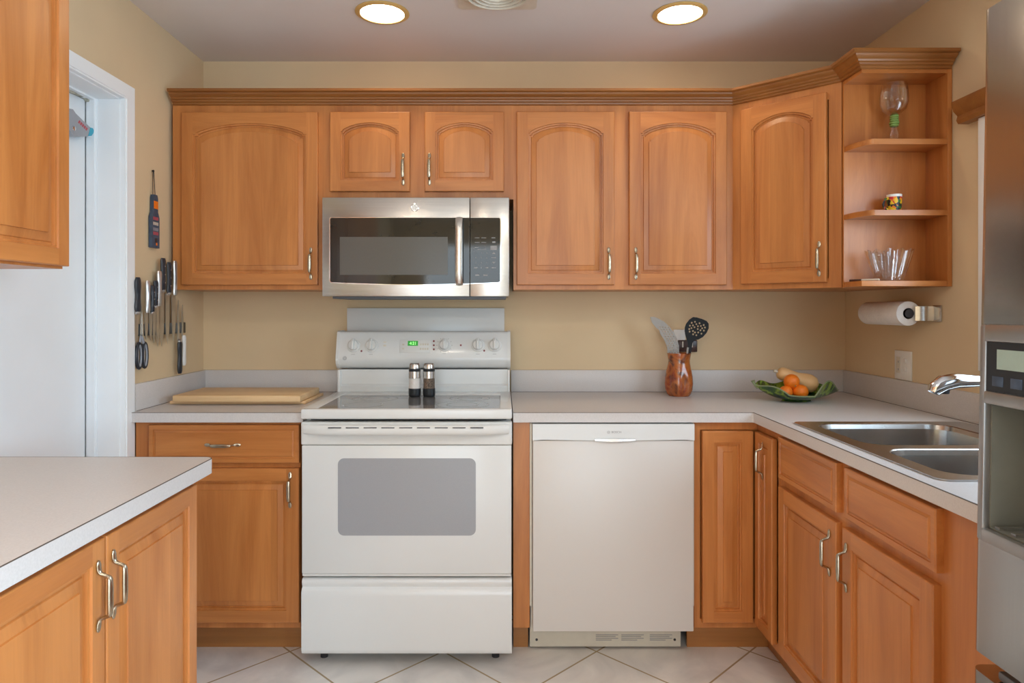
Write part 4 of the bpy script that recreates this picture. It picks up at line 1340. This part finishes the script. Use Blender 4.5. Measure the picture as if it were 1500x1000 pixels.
c = thing('switch_plate', 'white double light switch plate on the right wall under the paper towels', 'switch', (1.569, 2.66, 1.1), world=True)
sy0, sy1 = 2.602, 2.712
sz0, sz1 = 1.012 + .003, 1.128
MB().box(1.5635, 1.5695, sy0, sy1, sz0, sz1, .002).build('plate', 'switch', c)
MB().box(1.5618, 1.5636, 2.672, 2.698, 1.040, 1.103, .001).build('outlet_face', 'ivory', c)
MB().box(1.5608, 1.5619, 2.680, 2.684, 1.080, 1.088).box(1.5608, 1.5619, 2.680, 2.684, 1.050, 1.058).build('outlet_slot', 'mark', c)
for z in (1.050, 1.082):
    MB().box(1.5570, 1.5636, 2.628, 2.646, z, z + .016, .002).build('toggle', 'switch', c)

# ------------------------------------------------------------------ left wall: knives on a magnetic strip, scissors, paddle
WX = XL + .001
o = MB().box(WX, WX + .016, 2.485, 2.905, 1.190, 1.235, .002).build('magnetic_knife_strip', 'black')
recenter(o, (WX, 2.70, 1.21))
tag(o, 'black magnetic knife strip fixed to the left wall', 'knife rack')
def WYP(px): return -(WX + .02) * F / (736 - px)
def WZP(px, py): return PZ(py, WYP(px))
KX = WX + .0165

def knife(px, hy0_, hy1_, tip, label, hm='handle_black', w_=.026, bw_=.026, scal=False, name='kitchen_knife', grp='knives on the magnetic strip'):
    """px: column; handle from image row hy0_ to hy1_, blade tip row"""
    Y_ = WYP(px)
    za, zb_, zt_ = PZ(hy0_, Y_), PZ(hy1_, Y_), PZ(tip, Y_)
    c_ = thing(name, label, 'knife', (KX, Y_, zb_), group=grp)
    s_ = 1 if za > zb_ else -1
    hl_, bl_ = abs(za - zb_), abs(zt_ - zb_)
    # blade outline in (y, z), local z=0 at the handle end; blade goes to -s_
    out = [(-bw_ * .5, 0), (bw_ * .5, 0), (bw_ * .48, -bl_ * .60), (bw_ * .36, -bl_ * .80), (0, -bl_), (-bw_ * .36, -bl_ * .82), (-bw_ * .48, -bl_ * .60)]
    out = [(a, b2 * s_) for a, b2 in out]
    MB().prism(out, 0, .0022, 'x').build('blade', 'blade', c_)
    pts_, rs = [], []
    n = 13
    for k in range(n):
        t2 = k / (n - 1)
        pts_.append((.0075 - .0, 0, s_ * (t2 * hl_)))
        ww = w_ * .5 * (1 + (.22 * sin(t2 * 3.2 * pi) if scal else .12 * cos(t2 * 2 * pi)))
        if k in (0, n - 1): ww *= .8
        rs.append((.0085 if k not in (0, n - 1) else .006, ww))
    hd = MB().tube(pts_, rs, 12, flat=(1, 0, 0)).build('knife_handle', hm, c_)
    if hm == 'handle_black':
        MB().tube([(.004, 0, -.006 * s_), (.0075, 0, 0), (.0075, 0, .004 * s_)], [(.004, w_ * .35), (.007, w_ * .46), (.0075, w_ * .47)], 10, flat=(1, 0, 0)).build('bolster', 'handle_silver', c_)
        if not scal:
            m_ = MB()
            for t2 in (.25, .5, .75):
                m_.lathe([(.0028, 0), (.0026, .0008), (.0001, .001)], 8, T=Matrix.Translation((.0162, 0, s_ * hl_ * t2)) @ Matrix.Rotation(R(90), 4, 'Y'))
            m_.build('rivet', 'handle_silver', hd)
    return c_
knife(200.5, 406, 458, 508, 'leftmost knife on the strip, black wavy handle pointing up', w_=.030, bw_=.026, scal=True)
knife(215, 411, 458, 497, 'short knife with satin silver handle just right of the scissors', 'handle_silver', .022, .022)
knife(221.5, 418, 458, 498, 'shortest black-handled knife, between two taller handles on the strip', 'handle_black', .020, .020)
knife(226.5, 411, 449, 502, 'black-handled knife left of the taller silver-handled knife', 'handle_black', .022, .022)
knife(232, 397, 448, 507, 'knife with smooth silver handle in the middle of the strip', 'handle_silver', .026, .030)
knife(237.5, 378, 426, 507, 'tallest black-handled chef knife on the strip', 'handle_black', .030, .038)
knife(246, 384, 430, 503, 'black-handled knife second from the wall cabinet', 'handle_black', .028, .034)
knife(255, 382, 432, 499, 'slim silver-handled knife close to the wall cabinet edge', 'handle_silver', .024, .032)
knife(262, 547, 499, 439, 'upside-down knife with black wavy handle hanging below the strip', w_=.026, bw_=.016, scal=True)
knife(268, 535, 491, 446, 'upside-down knife with white handle at the right end of the strip', 'handle_white', .020, .014)
# scissors
sy = WYP(207.5)
c = thing('scissors', 'black and grey kitchen scissors hanging handles-down on the knife strip', 'scissors', (KX, sy, 1.17))
for s_ in (-1, 1):
    MB().prism([(s_ * .001, .02), (s_ * .011, .01), (s_ * .008, .07), (s_ * .001, .115)], .001 + (s_ > 0) * .0028, .0035 + (s_ > 0) * .0028, 'x').build('scissor_blade', 'blade', c)
    ctr = Vector((.004, s_ * .020, -.052))
    ring = [ctr + Vector((0, .017 * cos(2 * pi * k / 24), .046 * sin(2 * pi * k / 24))) for k in range(25)]
    g = MB().tube(ring, [(.0065, .006)] * 25, 8, flat=(1, 0, 0)).build('scissor_grip', 'handle_black', c)
    ring = [ctr + Vector((.002, .0115 * cos(2 * pi * k / 24), .040 * sin(2 * pi * k / 24))) for k in range(25)]
    MB().tube(ring, .0035, 8).build('grip_lining', 'greyp', g)
    MB().tube([(.004, s_ * .014, -.012), (.003, s_ * .004, .022)], [(.005, .007), (.003, .006)], 8, flat=(1, 0, 0)).build('scissor_shank', 'greyp', c)
MB(Matrix.Translation((.0064, 0, .025)) @ Matrix.Rotation(R(90), 4, 'Y')).lathe([(.005, 0), (.005, .002), (.0001, .003)], 14).build('pivot_screw', 'handle_silver', c)

# bottle-shaped paddle
py_ = 2.655
c = thing('hanging_paddle', 'slate blue bottle-shaped wooden paddle hanging by a cord on the left wall', 'wall ornament', (WX + .002, py_, 1.53))
hw = .028
out = [(-hw, 0), (hw, 0), (hw, .120), (.017, .140), (.017, .195), (.012, .207), (-.012, .207), (-.017, .195), (-.017, .140), (-hw, .120)]
bd = MB().prism(out, 0, .014, 'x').build('paddle_board', 'slate', c)
MB().box(.0141, .0148, -.016, .016, .152, .182).build('orange_band', 'orange', bd)
for z_, m_ in ((.108, 'redink'), (.088, 'ivory'), (.066, 'greyp'), (.050, 'redink')):
    mm_ = MB()
    for k in range(4): mm_.box(.0141, .0146, -.020 + k * .010, -.013 + k * .010, z_, z_ + .012)
    mm_.build('painted_mark', m_, bd)
MB().box(.0141, .0147, -.008, .008, .020, .038).build('black_square', 'black', bd)
MB().box(.0141, .0147, .000, .010, .010, .020).build('orange_mark', 'orange', bd)
zt2 = .300
MB().tube([(.006, -.008, .200), (.004, -.003, zt2), (.004, .003, zt2), (.006, .010, .200)], .0014, 6).build('cord', 'black', c)
MB(Matrix.Translation((0, 0, zt2)) @ Matrix.Rotation(R(90), 4, 'Y')).lathe([(.004, 0), (.005, .006), (.0001, .008)], 10).build('wall_peg', 'black', c)

# tool hanging on the white door and worn bracket above it
DX = XD + .001
def dpt(px, py, x_=-1.442):
    Y_ = -x_ * F / (736 - px)
    return (Y_, PZ(py, Y_))
c = thing('hanging_tool', 'grey plastic tool with red lettering and blue tip on the white door', 'tool', (DX, 2.36, 1.93), world=True)
q_ = lambda cx, cy: dpt(95 + cx / 10, 110 + cy / 10)
bd = MB().prism([q_(20, 480), q_(120, 500), q_(160, 560), q_(375, 770), q_(340, 890), q_(280, 900), q_(140, 890), q_(60, 800), q_(10, 640)], DX + .004, DX + .040, 'x').build('tool_body', 'toolgrey', c)
MB().prism([q_(372, 768), q_(405, 775), q_(422, 810), q_(415, 850), q_(385, 890), q_(342, 892)], DX + .004, DX + .041, 'x').build('blue_tip', 'cyan', c)
m = MB()
for k in range(5):
    a, b_ = .12 + k * .16, .12 + k * .16 + .11
    P0, P1 = Vector(q_(190, 640)), Vector(q_(355, 800))
    W0 = Vector(q_(165, 690)) - P0
    s0, s1 = P0.lerp(P1, a), P0.lerp(P1, b_)
    m.prism([tuple(s0), tuple(s1), tuple(s1 + W0 * .7), tuple(s0 + W0 * .7)], DX + .0400, DX + .0408, 'x')
m.build('red_lettering', 'redink', bd)
MB(Matrix.Translation((DX + .040, *q_(125, 780))) @ Matrix.Rotation(R(90), 4, 'Y')).lathe([(.009, 0), (.008, .004), (.004, .005)], 16).build('ring', 'chrome', bd)
MB().tube([(DX + .01, *q_(60, 500)), (DX + .008, *q_(40, 300))], .0015, 6).build('hanging_cord', 'black', c)
o = MB()
q2 = lambda cx, cy: dpt(95 + cx / 10, 110 + cy / 10, -1.475)
o.prism([q2(-100, 130), q2(100, 200), q2(330, 290), q2(380, 300), q2(385, 360), q2(330, 390), q2(290, 330), q2(100, 265), q2(-100, 190)], DX, DX + .012, 'x')
o.box(DX + .012, DX + .020, q2(180, 240)[0], q2(240, 260)[0], q2(200, 265)[1], q2(200, 235)[1], .002)
o = o.build('door_bracket', 'oldmetal')
recenter(o, (DX, 2.36, 2.0))
tag(o, 'worn chipped metal bracket near the top of the white door', 'bracket')
